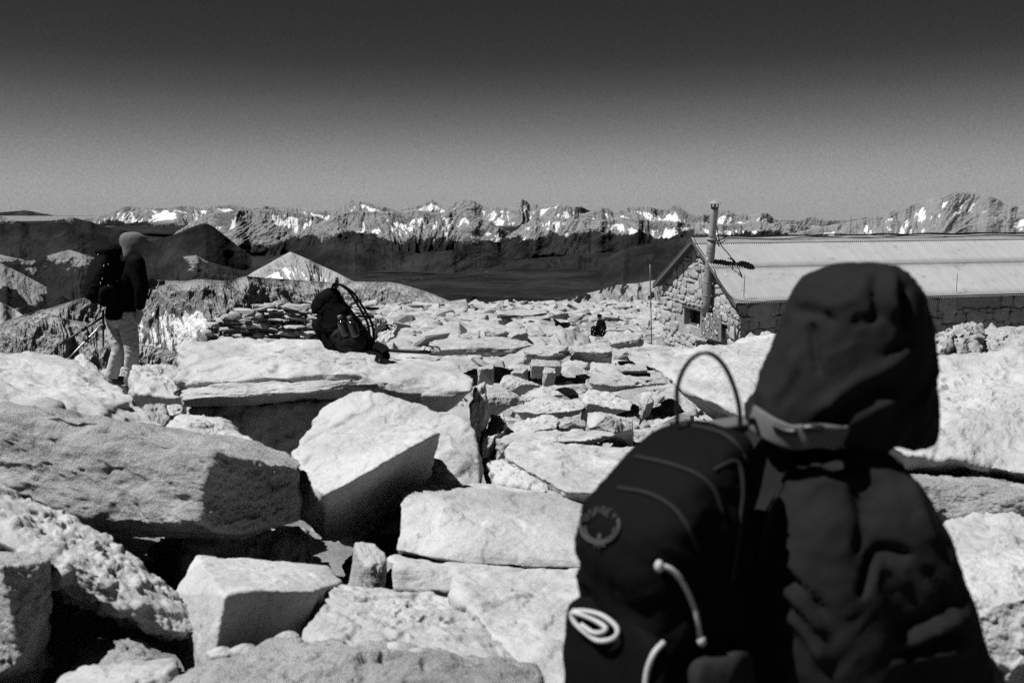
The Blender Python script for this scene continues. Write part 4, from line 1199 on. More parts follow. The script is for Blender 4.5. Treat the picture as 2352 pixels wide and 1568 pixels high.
def roof_metal():
    n = NB('corrugated_metal')
    v = n.coords(rand=False)
    big = n.noise(v, 0.9, 5, 0.65)
    st = n.node('ShaderNodeVectorMath', operation='DOT_PRODUCT')
    n.L.new(v, st.inputs[0]); st.inputs[1].default_value = tuple(HR)
    cm = n.node('ShaderNodeCombineXYZ')
    n.L.new(st.outputs['Value'], cm.inputs[0])
    streak = n.noise(cm.outputs[0], 5.0, 4, 0.8)
    fine = n.noise(v, 60, 3, 0.7)
    c = n.math('ADD', 0.055, n.math('ADD', n.math('MULTIPLY', streak, 0.15), n.math('ADD', n.math('MULTIPLY', big, 0.06), n.math('MULTIPLY', fine, 0.04))))
    rust = n.math('MULTIPLY', n.ramp(n.noise(v, 3.0, 6, 0.75), 0.50, 0.68), n.ramp(streak, 0.42, 0.6))
    c = n.math('MULTIPLY', c, n.math('SUBTRACT', 1.0, n.math('MULTIPLY', rust, 0.5)))
    return n.finish(c, 0.6, metal=0.0, spec=0.35)


M_roof = roof_metal()
hut = empty('stone_hut', hp(0, 0, GROUND_H))
tag(hut, 'low rubble-stone mountain hut with a pale corrugated metal gable roof and stovepipe', 'hut')

hr_ = np.random.default_rng(11)


def stone_block(w, h, dep, seed):
    """one rough wall stone: w x h face, local (u, out, z)"""
    V, F = LITE2[seed % len(LITE2)]
    return V * np.array([w / 2, dep, h / 2]), F


LITE2 = []
for k in range(24):
    rr = np.random.default_rng(200 + k)
    pts = []
    m = 9
    for a in np.linspace(0, 2 * PI, m, endpoint=False) + rr.uniform(-.2, .2, m):
        ca, sa = math.cos(a), math.sin(a)
        s = 1 / max(abs(ca), abs(sa)) * rr.uniform(0.84, 1.0)
        pts.append((ca * s, -0.3, sa * s)); pts.append((ca * s * 0.9, 1.0 * rr.uniform(0.5, 1.0), sa * s * 0.88))
    V, F = rock_verts(np.array(pts), 4, 300 + k, low=0.05, mid=0.05, fine=0, chips=0.05, rnd=1, f0=1.5)
    LITE2.append((V, F))


def in_gable(b, z):
    return 0 <= b <= GW and z < roofz(b) - 0.10


WIN = (1.42, 1.98, at(1590, 758, 19.3)[2], at(1590, 702, 19.3)[2])  # b0, b1, z0, z1 of the window
bl = hit_b = None


def gable_hit(px, py, off=0.0):
    """point of the gable face (pushed OFF outwards) on a sight line"""
    d = at(px, py, 1.0)
    o = hp(-off, 0, 0)
    n = -HR
    t = np.dot(o, n) / np.dot(d, n)
    return d * t


def gab(px, py, off=0.0):
    p = gable_hit(px, py, off)
    return float(np.dot(p - hp(0, 0, 0), HB)), float(p[2])


wb0, wz0 = gab(1608, 756)
wb1, wz1 = gab(1572, 704)
wb0, wb1 = min(wb0, wb1), max(wb0, wb1)
sb0, sz0 = gab(1661, 752); sb1, sz1 = gab(1656, 734)


def stone_face(P0, U, OUT, length, zlo, zhi_fn, skip=None, seed=1, big=1.0):
    """courses of irregular stones over a wall face"""
    q = np.random.default_rng(seed)
    VV, FF, nn = [], [], 0
    z = zlo
    while z < zlo + 6:
        hgt = q.choice([0.05, 0.08, 0.11, 0.16, 0.22]) * big
        u = q.uniform(-0.15, 0)
        any_ = False
        while u < length:
            wd = hgt * q.uniform(0.9, 2.6) if hgt > 0.1 else q.uniform(0.10, 0.30) * big
            uc, zc = u + wd / 2, z + hgt / 2 + q.normal(0, 0.2 * hgt)
            if 0.02 < uc < length - 0.02 and zc + hgt * 0.3 < zhi_fn(uc) and not (skip and skip(uc, zc, wd, hgt)):
                hh = hgt * q.uniform(0.86, 1.35)
                V, F = LITE2[q.integers(len(LITE2))]
                V = V * np.array([wd * 0.56, q.uniform(0.022, 0.055), hh * 0.56])
                a = q.normal(0, 0.12)
                x = V[:, 0] * math.cos(a) - V[:, 2] * math.sin(a)
                zz = V[:, 0] * math.sin(a) + V[:, 2] * math.cos(a)
                W = P0 + (uc + x)[:, None] * U + V[:, 1:2] * OUT + (zz[:, None]) * HZ
                W[:, 2] += zc
                VV.append(W); FF.append(F + nn); nn += len(W)
            u += wd * 1.0
        z += hgt * 0.97
        if z > max(zhi_fn(t) for t in np.linspace(0, length, 12)): break
    return np.concatenate(VV), np.concatenate(FF)


P0 = hp(0, 0, 0)
# gable: mortar core with openings, then the stones
core = MB()
TH = 0.35


def gpiece(poly, d0=0.0, d1=TH):
    n = len(poly)
    V = [hp(d0, b, z) for b, z in poly] + [hp(d1, b, z) for b, z in poly]
    F = [tuple(range(n)), tuple(range(2 * n - 1, n - 1, -1))] + [(i, i + n, (i + 1) % n + n, (i + 1) % n) for i in range(n)]
    core.add(V, F)


E_ = 0.03
gpiece([(0, GROUND_H), (0, roofz(0) - E_), (wb0, roofz(wb0) - E_), (wb0, GROUND_H)])
gpiece([(wb0, GROUND_H), (wb0, wz0), (wb1, wz0), (wb1, GROUND_H)])
gpiece([(wb0, wz1), (wb0, roofz(wb0) - E_), (wb1, roofz(wb1) - E_), (wb1, wz1)] if not (wb0 < apex_b < wb1) else [(wb0, wz1), (wb0, roofz(wb0) - E_), (apex_b, roofz(apex_b) - E_), (wb1, roofz(wb1) - E_), (wb1, wz1)])
if wb1 < apex_b:
    gpiece([(wb1, GROUND_H), (wb1, roofz(wb1) - E_), (apex_b, roofz(apex_b) - E_), (GW, roofz(GW) - E_), (GW, GROUND_H)])
else:
    gpiece([(wb1, GROUND_H), (wb1, roofz(wb1) - E_), (GW, roofz(GW) - E_), (GW, GROUND_H)])
# long walls and far end
for b0, b1 in ((0.0, TH), (GW - TH, GW)):
    c = (hp(TH + 0.002, b0, 0) + hp(HL, b1, 0)) / 2
    c[2] = (GROUND_H + ez + 0.05) / 2
    core.box(c, HR * (HL - TH) / 2, HB * (b1 - b0) / 2, HZ * (ez + 0.05 - GROUND_H) / 2)
c = (hp(HL - TH, TH, 0) + hp(HL, GW - TH, 0)) / 2; c[2] = (GROUND_H + ez) / 2
core.box(c, HR * TH / 2, HB * (GW - 2 * TH) / 2, HZ * (ez + .8 - GROUND_H) / 2)
w_core = core.build('wall', M_mortar, hut)
skipw = lambda u, z, w_, h_: (wb0 - w_ * 0.52 < u < wb1 + w_ * 0.52 and wz0 - h_ * .52 < z < wz1 + h_ * .52)
V, F = stone_face(P0, HB, -HR, GW, GROUND_H, lambda b: roofz(b) - 0.06, skipw, 3)
centred('gable_stonework', V, F, M_stone, hut)['label'] = 'sunlit rubble stonework of the gable'
DOOR = None
b_lo = lambda u, z, w_, h_: False
V, F = stone_face(P0, HR, -HB, HL - 0.1, GROUND_H + 0.2, lambda a: ez + 0.0, lambda u, z, w_, h_: 7.1 < u < 8.3 and z < ez - 0.32, 4, 1.25)
centred('side_stonework', V, F, M_stone, hut)['label'] = 'shaded rubble stonework of the long side wall'
# door boards in the long wall
dr = MB()
c = hp(7.7, -0.02, 0); c[2] = ez - 0.36 - 0.8
dr.box(c, HR * 0.56, HB * 0.03, HZ * 0.8)
door = dr.build('door', M_wood, hut)
dh = MB(); dh.tube([hp(7.25, -0.06, ez - 1.1), hp(7.25, -0.10, ez - 1.15), hp(7.25, -0.06, ez - 1.25)], 0.012)
dh.build('handle', M_black, door, smooth=True)

# window: dark room behind a small wooden frame
wn_ = MB()
fw = 0.035
for bb0, bb1, za, zb in ((wb0, wb0 + fw, wz0, wz1), (wb1 - fw, wb1, wz0, wz1), (wb0 + fw, wb1 - fw, wz0, wz0 + fw), (wb0 + fw, wb1 - fw, wz1 - fw, wz1)):
    c = hp(0.16, (bb0 + bb1) / 2, (za + zb) / 2)
    wn_.box(c, HR * 0.03, HB * (bb1 - bb0) / 2, HZ * (zb - za) / 2)
win = wn_.build('window', M_wood, hut)
pn = MB(); pn.box(hp(0.20, (wb0 + wb1) / 2, (wz0 + wz1) / 2), HR * 0.008, HB * (wb1 - wb0) / 2, HZ * (wz1 - wz0) / 2)
pn.build('pane', plain('dark_glass', 0.008, 0.25), win)
ln = MB(); ln.box(hp(0.10, (wb0 + wb1) / 2, wz1 + 0.012), HR * 0.12, HB * ((wb1 - wb0) / 2 + 0.10), HZ * 0.02)
ln.build('lintel', M_wood, win)
jar = MB(); V, F = limb([hp(0.06, wb0 + 0.22, wz0 + 0.003), hp(0.06, wb0 + 0.22, wz0 + 0.07)], [0.018, 0.016]); jar.add(V, F)
tag(jar.build('jar', plain('white_paint', 0.6), smooth=True), 'tiny white jar on the sill of the hut\'s small window', 'jar')

# ---- roof
def corrugated(name, b0, b1, lift, a0=-OVR, a1=HL + 0.3, side=0, parent=None, per=0.0455, amp=0.0095):
    na = int((a1 - a0) / per * 8)
    A = np.linspace(a0, a1, na)
    Bs = np.linspace(b0, b1, 5)
    wv = amp * np.sin(2 * PI * A / per)
    P = []
    for lay in (0, 1):
        for b in Bs:
            bb = b if side == 0 else GW - b
            z = ez + (b + OVB) * slope + lift - lay * 0.004 + 0.004 * np.interp(b, [b0, b1], [1, 0])
            nrm = np.array([0, 0, 1.0])
            q = H0[None] * np.array([1, 1, 0]) + A[:, None] * HR + bb * HB
            q = q + 0.006 * fbm(np.stack([A * 0.8, A * 0 + b * 3, A * 0], 1), 2, 3)[:, None] * HZ
            q[:, 2] += z + wv
            P.append(q)
    V = np.concatenate(P)
    nb = len(Bs)
    F = []
    idx = lambda l, i, j: (l * nb + i) * na + j
    j = np.arange(na - 1)
    Fs = []
    for i in range(nb - 1):
        Fs.append(np.stack([idx(0, i, j), idx(0, i, j + 1), idx(0, i + 1, j + 1), idx(0, i + 1, j)], 1))
        Fs.append(np.stack([idx(1, i, j), idx(1, i + 1, j), idx(1, i + 1, j + 1), idx(1, i, j + 1)], 1))
    for i in (0, nb - 1):
        Fs.append(np.stack([idx(0, i, j), idx(1, i, j), idx(1, i, j + 1), idx(0, i, j + 1)], 1))
    ends = [[idx(0, i, k), idx(0, i + 1, k), idx(1, i + 1, k), idx(1, i, k)] for i in range(nb - 1) for k in (0, na - 1)]
    Fs.append(np.array(ends))
    return centred(name, V, np.concatenate(Fs), M_roof, parent)


bm_ = -OVB + (apex_b + OVB) * 0.53
roof = corrugated('roof', -OVB, bm_ + 0.06, 0.0, parent=hut)
corrugated('roof_sheet', bm_ - 0.02, apex_b - 0.01, 0.006, parent=roof)
corrugated('roof_sheet', -OVB, apex_b - 0.01, 0.0, side=1, parent=roof)
# ridge cap
rc = MB()
rz = ez + (apex_b + OVB) * slope
for s in (0, 1):
    bb0, bb1 = (apex_b - 0.20, apex_b) if s == 0 else (apex_b, apex_b + 0.20)
    V = []
    for a in (-OVR - 0.01, HL + 0.32):
        for b in (bb0, bb1):
            V.append(hp(a, b, rz - abs(b - apex_b) * slope + 0.022)); V.append(hp(a, b, rz - abs(b - apex_b) * slope + 0.018))
    rc.add(V, [(0, 4, 6, 2), (1, 3, 7, 5), (0, 1, 5, 4), (2, 6, 7, 3), (0, 2, 3, 1), (4, 5, 7, 6)])
rc.build('ridge_cap', M_roof, roof)
# barge boards under the gable edge, dark
bb = MB()
for s in (0, 1):
    pts = [(-OVB, apex_b), (GW - apex_b, GW + OVB)][s]
    b0, b1 = pts
    za = ez if s == 0 else rz
    zb = rz if s == 0 else ez
    p, q = hp(-OVR + 0.03, b0, za - 0.055), hp(-OVR + 0.03, b1, zb - 0.055)
    d = (q - p)
    bb.box((p + q) / 2 + HR * 0.0, HR * 0.02, d / 2 * 0.985, HZ * 0.035)
    # soffit
    p2, q2 = hp(-OVR / 2 + 0.03, b0, za - 0.045), hp(-OVR / 2 + 0.03, b1, zb - 0.045)
    bb.box((p2 + q2) / 2, HR * (OVR / 2 - 0.025), d / 2 * 0.98, HZ * 0.012)
bb.build('barge_board', M_wood, roof)

# ---- stovepipe
CH = hut
cb0 = gab(1621, 716, 0.14); ct = gable_hit(1642, 474, 0.14); cb_ = gable_hit(1620, 718, 0.14)
mid1 = cb_ + (ct - cb_) * 0.70
cbz = cb_.copy(); 
rad_l, rad_u = 0.083, 0.070
V, F = limb([cb_, cb_ + (mid1 - cb_) * 0.5, mid1], rad_l, n=24, k=4)
chim = centred('chimney', V, F, plain('galvanised_pipe', 0.22, 0.45, 0.3, nscale=9, namp=0.5), hut)
V, F = limb([mid1, (mid1 + ct) / 2, ct - HZ * 0.02], rad_u, n=24, k=4)
centred('upper_pipe', V, F, plain('galvanised_upper', 0.27, 0.45, 0.3, nscale=9, namp=0.35), chim)
ax = (ct - cb_) / np.linalg.norm(ct - cb_)
for t, rr, hh, nm in ((0.70, 0.098, 0.022, 'collar'), (0.44, 0.090, 0.006, 'pipe_band'), (0.30, 0.089, 0.006, 'pipe_band'), (0.17, 0.090, 0.006, 'pipe_band'), (0.58, 0.089, 0.005, 'pipe_band')):
    c = cb_ + (ct - cb_) * t
    V, F = limb([c - ax * hh, c + ax * hh], rr, n=24, k=2)
    centred(nm, V, F, M_roof, chim)
# cap on four little tabs
u1 = HR; u2 = HB
cp = MB()
c = ct + HZ * 0.05
V, F = loft([(c, u1 * 0.13, u2 * 0.13), (c + HZ * 0.012, u1 * 0.125, u2 * 0.125), (c + HZ * 0.075, u1 * 0.012, u2 * 0.012)], n=20, k=3)
cp.add(V, F)
for a in range(6):
    d = u1 * math.cos(a * PI / 3) + u2 * math.sin(a * PI / 3)
    t_ = np.cross(HZ, d)
    cp.box(ct + d * 0.071 + HZ * 0.012, d * 0.003, t_ * 0.016, HZ * 0.042)
cp.build('chimney_cap', M_roof, chim)
# stickers on the pipe and its warning plate
stk = [plain('sticker_white', 0.45), plain('sticker_black', 0.015), plain('sticker_grey', 0.12)]
for k in range(13):
    t = 0.06 + 0.5 * k / 13 + hr_.uniform(-.01, .01)
    c = cb_ + (ct - cb_) * t
    a0 = hr_.uniform(-1.9, 0.2)
    sx = hr_.uniform(0.25, 0.5); hz = hr_.uniform(0.02, 0.04)
    g = MB()
    Vs = []
    for zz in (-hz, hz):
        for aa in np.linspace(a0 - sx, a0 + sx, 6):
            d = HB * math.sin(aa) * -1 - HR * math.cos(aa)
            Vs.append(c + d * (rad_l + 0.002) + ax * zz)
    for zz in (-hz, hz):
        for aa in np.linspace(a0 - sx, a0 + sx, 6):
            d = HB * math.sin(aa) * -1 - HR * math.cos(aa)
            Vs.append(c + d * (rad_l + 0.0005) + ax * zz)
    g.add(Vs, [(i, i + 1, i + 7, i + 6) for i in range(5)] + [(12 + i, 18 + i, 19 + i, 13 + i) for i in range(5)])
    g.build('sticker', stk[k % 3], chim)

# ---- sheet-metal board covered in stickers, standing before the gable
bc = [gable_hit(1609, 715, 0.16), gable_hit(1656, 723, 0.16), gable_hit(1656, 785, 0.16), gable_hit(1610, 773, 0.16)]
bd = MB()
V = bc + [p + HR * 0.02 for p in bc]
bd.add(V, [(0, 1, 2, 3), (7, 6, 5, 4), (0, 4, 5, 1), (1, 5, 6, 2), (2, 6, 7, 3), (3, 7, 4, 0)])
board = bd.build('sticker_board', plain('board_metal', 0.15, 0.5, 0.2, nscale=12, namp=0.3), hut)
for k in range(44):
    u, v = hr_.uniform(0.05, 0.95), hr_.uniform(0.04, 0.96) ** 1.2
    c = bc[0] * (1 - u) * (1 - v) + bc[1] * u * (1 - v) + bc[2] * u * v + bc[3] * (1 - u) * v - HR * (0.003 + 0.0006 * k)
    U, W = (bc[1] - bc[0]), (bc[0] - bc[3])
    U /= np.linalg.norm(U); W /= np.linalg.norm(W)
    a = hr_.normal(0, .25)
    U, W = U * math.cos(a) + W * math.sin(a), W * math.cos(a) - U * math.sin(a)
    sx, sy = hr_.uniform(0.012, 0.035), hr_.uniform(0.010, 0.028)
    V, F = loft([(c - HR * 0.0003, U * sx, W * sy), (c + HR * 0.0003, U * sx, W * sy)], n=16 if k % 2 else 8, k=1, power=2 if k % 2 else 8)
    centred('sticker', V, F, stk[[0, 0, 1, 0, 2][k % 5]], board, smooth=False)
# black slot and rags right of the board, corner posts
sl_ = MB(); sl_.box(hp(-0.13, (sb0 + sb1) / 2, (sz0 + sz1) / 2), HR * 0.02, HB * 0.05, HZ * abs(sz1 - sz0) / 2)
sl_.build('black_slot', M_dark, hut)  # darkness of the slot put in as a near-black box
pb = MB()
pb.box(hp(-0.10, (gab(1635, 785)[0]), gab(1635, 790)[1] - 0.1), HR * 0.04, HB * 0.42, HZ * 0.12)
pb.build('black_opening', M_dark, hut)  # solid near-black box, painted dark for the opening under the board


def rod(name, p, q, r=0.008, mat=None, parent=hut):
    V, F = limb([p, (np.asarray(p) + q) / 2, q], r, n=8, k=2)
    return centred(name, V, F, mat or M_steel, parent)


M_steel = plain('steel_rod', 0.10, 0.5, 0.4)
pA = gable_hit(1493, 607, 0.30); pB = gable_hit(1497, 800, 0.16)
rod('lightning_rod', pA, pB, 0.011)
p0 = hp(-OVR + 0.05, apex_b, rz + 0.03); rod('lightning_rod', p0, p0 + HZ * 0.42, 0.006)
p0 = hp(0.02, -OVB + 0.12, ez + 0.10); rod('lightning_rod', p0, p0 + HZ * 0.40, 0.007)
a_ = 2.55
p0 = hp(4.55, -OVB + 0.12, ez + 0.10); rod('lightning_rod', p0, p0 + HZ * 0.36, 0.006)
p0 = hp(3.38, apex_b, rz + 0.04); rod('lightning_rod', p0, p0 + HZ * 0.42, 0.006)
# post and rags at the near corner
rod('corner_post', gable_hit(1688, 745, 0.1), gable_hit(1689, 812, 0.1), 0.018, M_wood)
M_rag = plain('rag_cloth', 0.10, 0.9)


def rag(px, py, w_, h_, seed):
    q = np.random.default_rng(seed)
    c = gable_hit(px, py, 0.16)
    pts = np.array([c + HB * q.uniform(-w_, w_) + HZ * q.uniform(-h_, h_) - HR * q.uniform(0, 0.06) for _ in range(12)])
    V, F = rock_verts(pts, 4, seed, low=0.02, mid=0.02, fine=0.0, chips=0.02, rnd=1)
    centred('rag', V, F, M_rag, hut)


rag(1678, 750, 0.06, 0.14, 1); rag(1672, 768, 0.05, 0.12, 2); rag(1686, 725, 0.05, 0.06, 3); rag(1495, 745, 0.035, 0.12, 4); rag(1497, 700, 0.03, 0.05, 5)


# cables
def roof_pt(px, py, lift=0.05):
    """point on the near roof slope on a sight line"""
    d = at(px, py, 1.0)
    n = np.cross(HR, HB * 1.0 + HZ * slope); n /= np.linalg.norm(n)
    o = hp(0, -OVB, ez + lift)
    return d * (np.dot(o, n) / np.dot(d, n))


def cable(name, pts, r, mat=M_black, parent=hut):
    V, F = limb(pts, r, n=8, k=5)
    return centred(name, V, F, mat, parent)


cable('cable', [hp(0.25, apex_b - 0.28, rz - 0.10)] + [hp(0.25 + 0.02, apex_b - 0.12, rz + 0.05)] + [hp(a, apex_b - 0.06 + 0.03 * math.sin(a * 3), rz + 0.045 + 0.012 * math.sin(a * 5)) for a in np.linspace(0.6, HL, 24)], 0.014)
cable('cable', [hp(0.3, apex_b - 0.2, rz - 0.03)] + [hp(a, apex_b - 0.09 + 0.03 * math.sin(a * 2 + 1), rz + 0.03 + 0.012 * math.sin(a * 4)) for a in np.linspace(0.6, 9, 18)], 0.008)
ch_up = cb_ + (ct - cb_) * 0.83
cable('cable', [ch_up + HR * 0.07, roof_pt(1648, 530, 0.55), roof_pt(1655, 560, 0.30), roof_pt(1672, 582, 0.12), roof_pt(1686, 600, 0.06), roof_pt(1697, 618, 0.05), roof_pt(1702, 633, 0.05)], 0.011)
cable('cable', [roof_pt(1702, 632, 0.045), roof_pt(1690, 622, 0.04), roof_pt(1679, 614, 0.05), roof_pt(1681, 602, 0.06)], 0.007)
cable('cable', [hp(-OVR + 0.03, apex_b - 0.05, rz + 0.03), roof_pt(1600, 560, 0.05), roof_pt(1615, 582, 0.05), roof_pt(1624, 597, 0.06)], 0.006)
cable('cable', [roof_pt(1638, 612, 0.05), roof_pt(1650, 645, 0.04), roof_pt(1668, 668, 0.04), roof_pt(1690, 688, 0.05), roof_pt(1720, 692, 0.05), roof_pt(1760, 693, 0.04)], 0.006)
cable('gutter_pipe', [hp(a, -OVB - 0.015, ez + 0.028) for a in np.linspace(0.4, HL, 12)], 0.012, plain('gutter_metal', 0.03, 0.6))
cable('cable', [gable_hit(1603, 600, 0.12), gable_hit(1605, 640, 0.12), gable_hit(1612, 660, 0.12), gable_hit(1614, 700, 0.12)], 0.006)
# ================================================================== people and their packs
def cloth(name, val, sheen=0.0, rough=0.8, nscale=6.0, weave=True):
    n = NB(name)
    v = n.coords(rand=False)
    t = n.noise(v, nscale, 5, 0.6)
    wv = n.noise(v, 220, 2, 0.6)
    c = n.math('MULTIPLY', val, n.math('ADD', 0.55, n.math('ADD', n.math('MULTIPLY', t, 0.5), n.math('MULTIPLY', wv, 0.4))))
    h = n.math('ADD', n.math('MULTIPLY', n.noise(v, 30, 4, 0.6), 1.0), n.math('MULTIPLY', wv, 0.15))
    return n.finish(c, rough, h, 0.35, 0.006, spec=0.03, sheen=sheen)


M_jacket = cloth('black_shell_fabric', 0.0105)
M_jacket2 = cloth('black_fleece', 0.0035)
M_packf = cloth('black_pack_nylon', 0.0036)
M_packm = cloth('grey_pack_mesh', 0.016)
M_trs = cloth('light_hiking_trousers', 0.34)
M_trs_d = cloth('dark_trousers', 0.008)
M_hood_l = cloth('grey_sun_hood', 0.10)
M_boot = plain('boot_leather', 0.02, 0.6)
M_skin = plain('skin', 0.16, 0.6)
M_hair = plain('hair', 0.02, 0.6)
M_cord = plain('pale_cord', 0.30, 0.8)
M_strapl = cloth('pale_strap_mesh', 0.075)
M_logo = plain('grey_thread', 0.028, 0.8)
M_reflect = plain('reflective_tape', 0.45, 0.4)
M_buckle = plain('buckle_plastic', 0.005, 0.4)
M_carbon = plain('pole_black', 0.005, 0.4)
M_alu = plain('pole_aluminium', 0.30, 0.35, 0.6)


def nrm(v):
    v = np.asarray(v, float)
    return v / np.linalg.norm(v)


def hand(parts, wrist, d, pal, side, s=1.0, curl=0.6):
    """palm and five fingers; d forearm direction, pal the way the palm faces, side towards the thumb"""
    d, side = nrm(d), nrm(side - np.dot(side, nrm(d)) * nrm(d))
    pal = np.cross(d, side) * (1 if np.dot(np.cross(d, side), pal) > 0 else -1)
    parts.append(loft([(wrist - d * 0.02 * s, side * 0.026 * s, pal * 0.020 * s), (wrist + d * 0.03 * s, side * 0.034 * s, pal * 0.017 * s), (wrist + d * 0.075 * s, side * 0.041 * s, pal * 0.014 * s), (wrist + d * 0.095 * s, side * 0.038 * s, pal * 0.011 * s)], n=14, k=3, power=2.6))
    for off, ln in ((0.029, .072), (0.010, .080), (-0.010, .075), (-0.028, .058)):
        b = wrist + d * 0.088 * s + side * off * s
        a1, a2, a3 = curl * 0.5, curl * 1.1, curl * 1.6
        p1 = b + (d * math.cos(a1) + pal * math.sin(a1)) * ln * 0.45 * s
        p2 = p1 + (d * math.cos(a2) + pal * math.sin(a2)) * ln * 0.32 * s
        p3 = p2 + (d * math.cos(a3) + pal * math.sin(a3)) * ln * 0.25 * s
        parts.append(limb([b - d * 0.015 * s, b, p1, p2, p3], [0.0088 * s, 0.0092 * s, 0.0086 * s, 0.0078 * s, 0.0062 * s], n=8, k=3))
    tb = wrist + d * 0.028 * s + side * 0.030 * s
    td = nrm(d * 0.75 + side * 0.6 + pal * 0.35)
    t2 = nrm(d * 0.95 + side * 0.15 + pal * 0.4)
    parts.append(limb([tb - td * 0.012 * s, tb, tb + td * 0.036 * s, tb + td * 0.036 * s + t2 * 0.030 * s], [0.012 * s, 0.0125 * s, 0.0105 * s, 0.0080 * s], n=8, k=3))


def head_parts(parts, c, hf, up, s=1.0):
    hf = nrm(hf); side = nrm(np.cross(hf, up)); up = np.cross(side, hf)
    L = lambda f_, s_, u_: c + hf * f_ * s + side * s_ * s + up * u_ * s
    parts.append(loft([(L(0, 0, .122), hf * .02 * s, side * .018 * s), (L(-.005, 0, .108), hf * .062 * s, side * .050 * s), (L(-.008, 0, .06), hf * .094 * s, side * .074 * s), (L(-.006, 0, 0), hf * .098 * s, side * .077 * s),
                       (L(.004, 0, -.05), hf * .084 * s, side * .066 * s), (L(.018, 0, -.09), hf * .062 * s, side * .050 * s), (L(.030, 0, -.118), hf * .036 * s, side * .028 * s)], n=24, k=3, power=2.1))
    parts.append(limb([L(.088, 0, .022), L(.104, 0, -.006), L(.113, 0, -.026), L(.096, 0, -.034)], [.009 * s, .011 * s, .014 * s, .010 * s], n=10, k=3))     # nose
    for q in (-1, 1):
        parts.append(limb([L(-.004, q * .076, .026), L(-.012, q * .084, .008), L(-.004, q * .080, -.022)], [.011 * s, .016 * s, .009 * s], n=8, k=3))         # ears
        parts.append(limb([L(.074, q * .050, .034), L(.090, q * .030, .038), L(.092, q * .010, .032)], [.008 * s, .011 * s, .008 * s], n=8, k=3))              # brows
        parts.append(ball(L(.080, q * .031, .012), .012 * s, 10, 7))                                                                                         # eyes
    parts.append(limb([L(.084, -.024, -.058), L(.096, 0, -.056), L(.084, .024, -.058)], [.006 * s, .009 * s, .006 * s], n=8, k=3))                          # lips
    parts.append(limb([L(.083, -.020, -.068), L(.093, 0, -.068), L(.083, .020, -.068)], [.006 * s, .008 * s, .006 * s], n=8, k=3))
    parts.append(ball(L(.062, 0, -.098), .026 * s, 10, 7))                                                                                                   # chin
    return L


def ringed(pts, f, r):
    return [(np.asarray(c), r * w, f * d) for c, w, d in pts]


def make_body(J, f, r, hf, hup, root, s=1.0, voxel=0.007):
    up = np.array([0, 0, 1.0])
    parts = []
    head_parts(parts, J['head'], hf, hup, s)
    parts.append(limb([J['neck'] - up * .05 * s, J['neck'] + (J['head'] - J['neck']) * .35, J['head'] - nrm(hf) * .02 * s - up * .03], [.062 * s, .056 * s, .055 * s]))
    ch, pv = J['chest'], J['pelvis']
    parts.append(loft(ringed([(J['neck'] + up * .01 * s, .06 * s, .055 * s), (J['neck'] - up * .06 * s, .15 * s, .085 * s), (ch, .165 * s, .115 * s), ((ch + pv) / 2, .145 * s, .10 * s), (pv, .17 * s, .115 * s), (pv - up * .10 * s, .12 * s, .09 * s)], f, r), n=24, k=4))
    for k in 'lr':
        sg = 1 if k == 'r' else -1
        parts.append(limb([J['sh_' + k] - r * sg * .05 * s, J['sh_' + k], (J['sh_' + k] + J['el_' + k]) / 2, J['el_' + k], J['el_' + k] * .6 + J['wr_' + k] * .4, J['wr_' + k]], [.055 * s, .056 * s, .047 * s, .040 * s, .038 * s, .026 * s]))
        d = nrm(J['wr_' + k] - J['el_' + k])
        hand(parts, J['wr_' + k], d, nrm(-r * sg + f * .2), nrm(f + up * .3), s, J.get('curl_' + k, 0.6))
        parts.append(limb([J['hip_' + k] + up * .05 * s, J['hip_' + k] * .5 + J['kn_' + k] * .5, J['kn_' + k], J['kn_' + k] * .65 + J['an_' + k] * .35, J['an_' + k]], [.088 * s, .074 * s, .055 * s, .056 * s, .036 * s]))
        toe = J.get('toe_' + k, J['an_' + k] + f * .17 * s - up * .055 * s)
        parts.append(limb([J['an_' + k] - f * .04 * s - up * .04 * s, J['an_' + k] + (toe - J['an_' + k]) * .5 - up * .02 * s, toe], [.036 * s, .040 * s, .026 * s]))
    V, F = remesh(parts, voxel, 4)
    return centred('body', V, F, M_skin, root)


def wrinkle(V, F, amp, seed, axis=None, sc=9.0, stretch=3.0):
    N = vnormals(V, F)
    P = V * sc
    if axis is not None:
        a = nrm(axis)
        P = P - np.outer(P @ a, a) * (1 - stretch) if stretch < 1 else P + np.outer(P @ a, a) * (stretch - 1)
    W = np.stack([fbm(V * 4 + 5 * k, 2, seed + k) for k in range(3)], 1) * 1.2
    d = ridged(P + W, 3, seed, 0.5) - 0.55
    m = sstep(-0.35, 0.35, fbm(V * 3.2 + seed, 2, seed + 9))
    return V + N * (amp * d * (0.3 + m))[:, None]


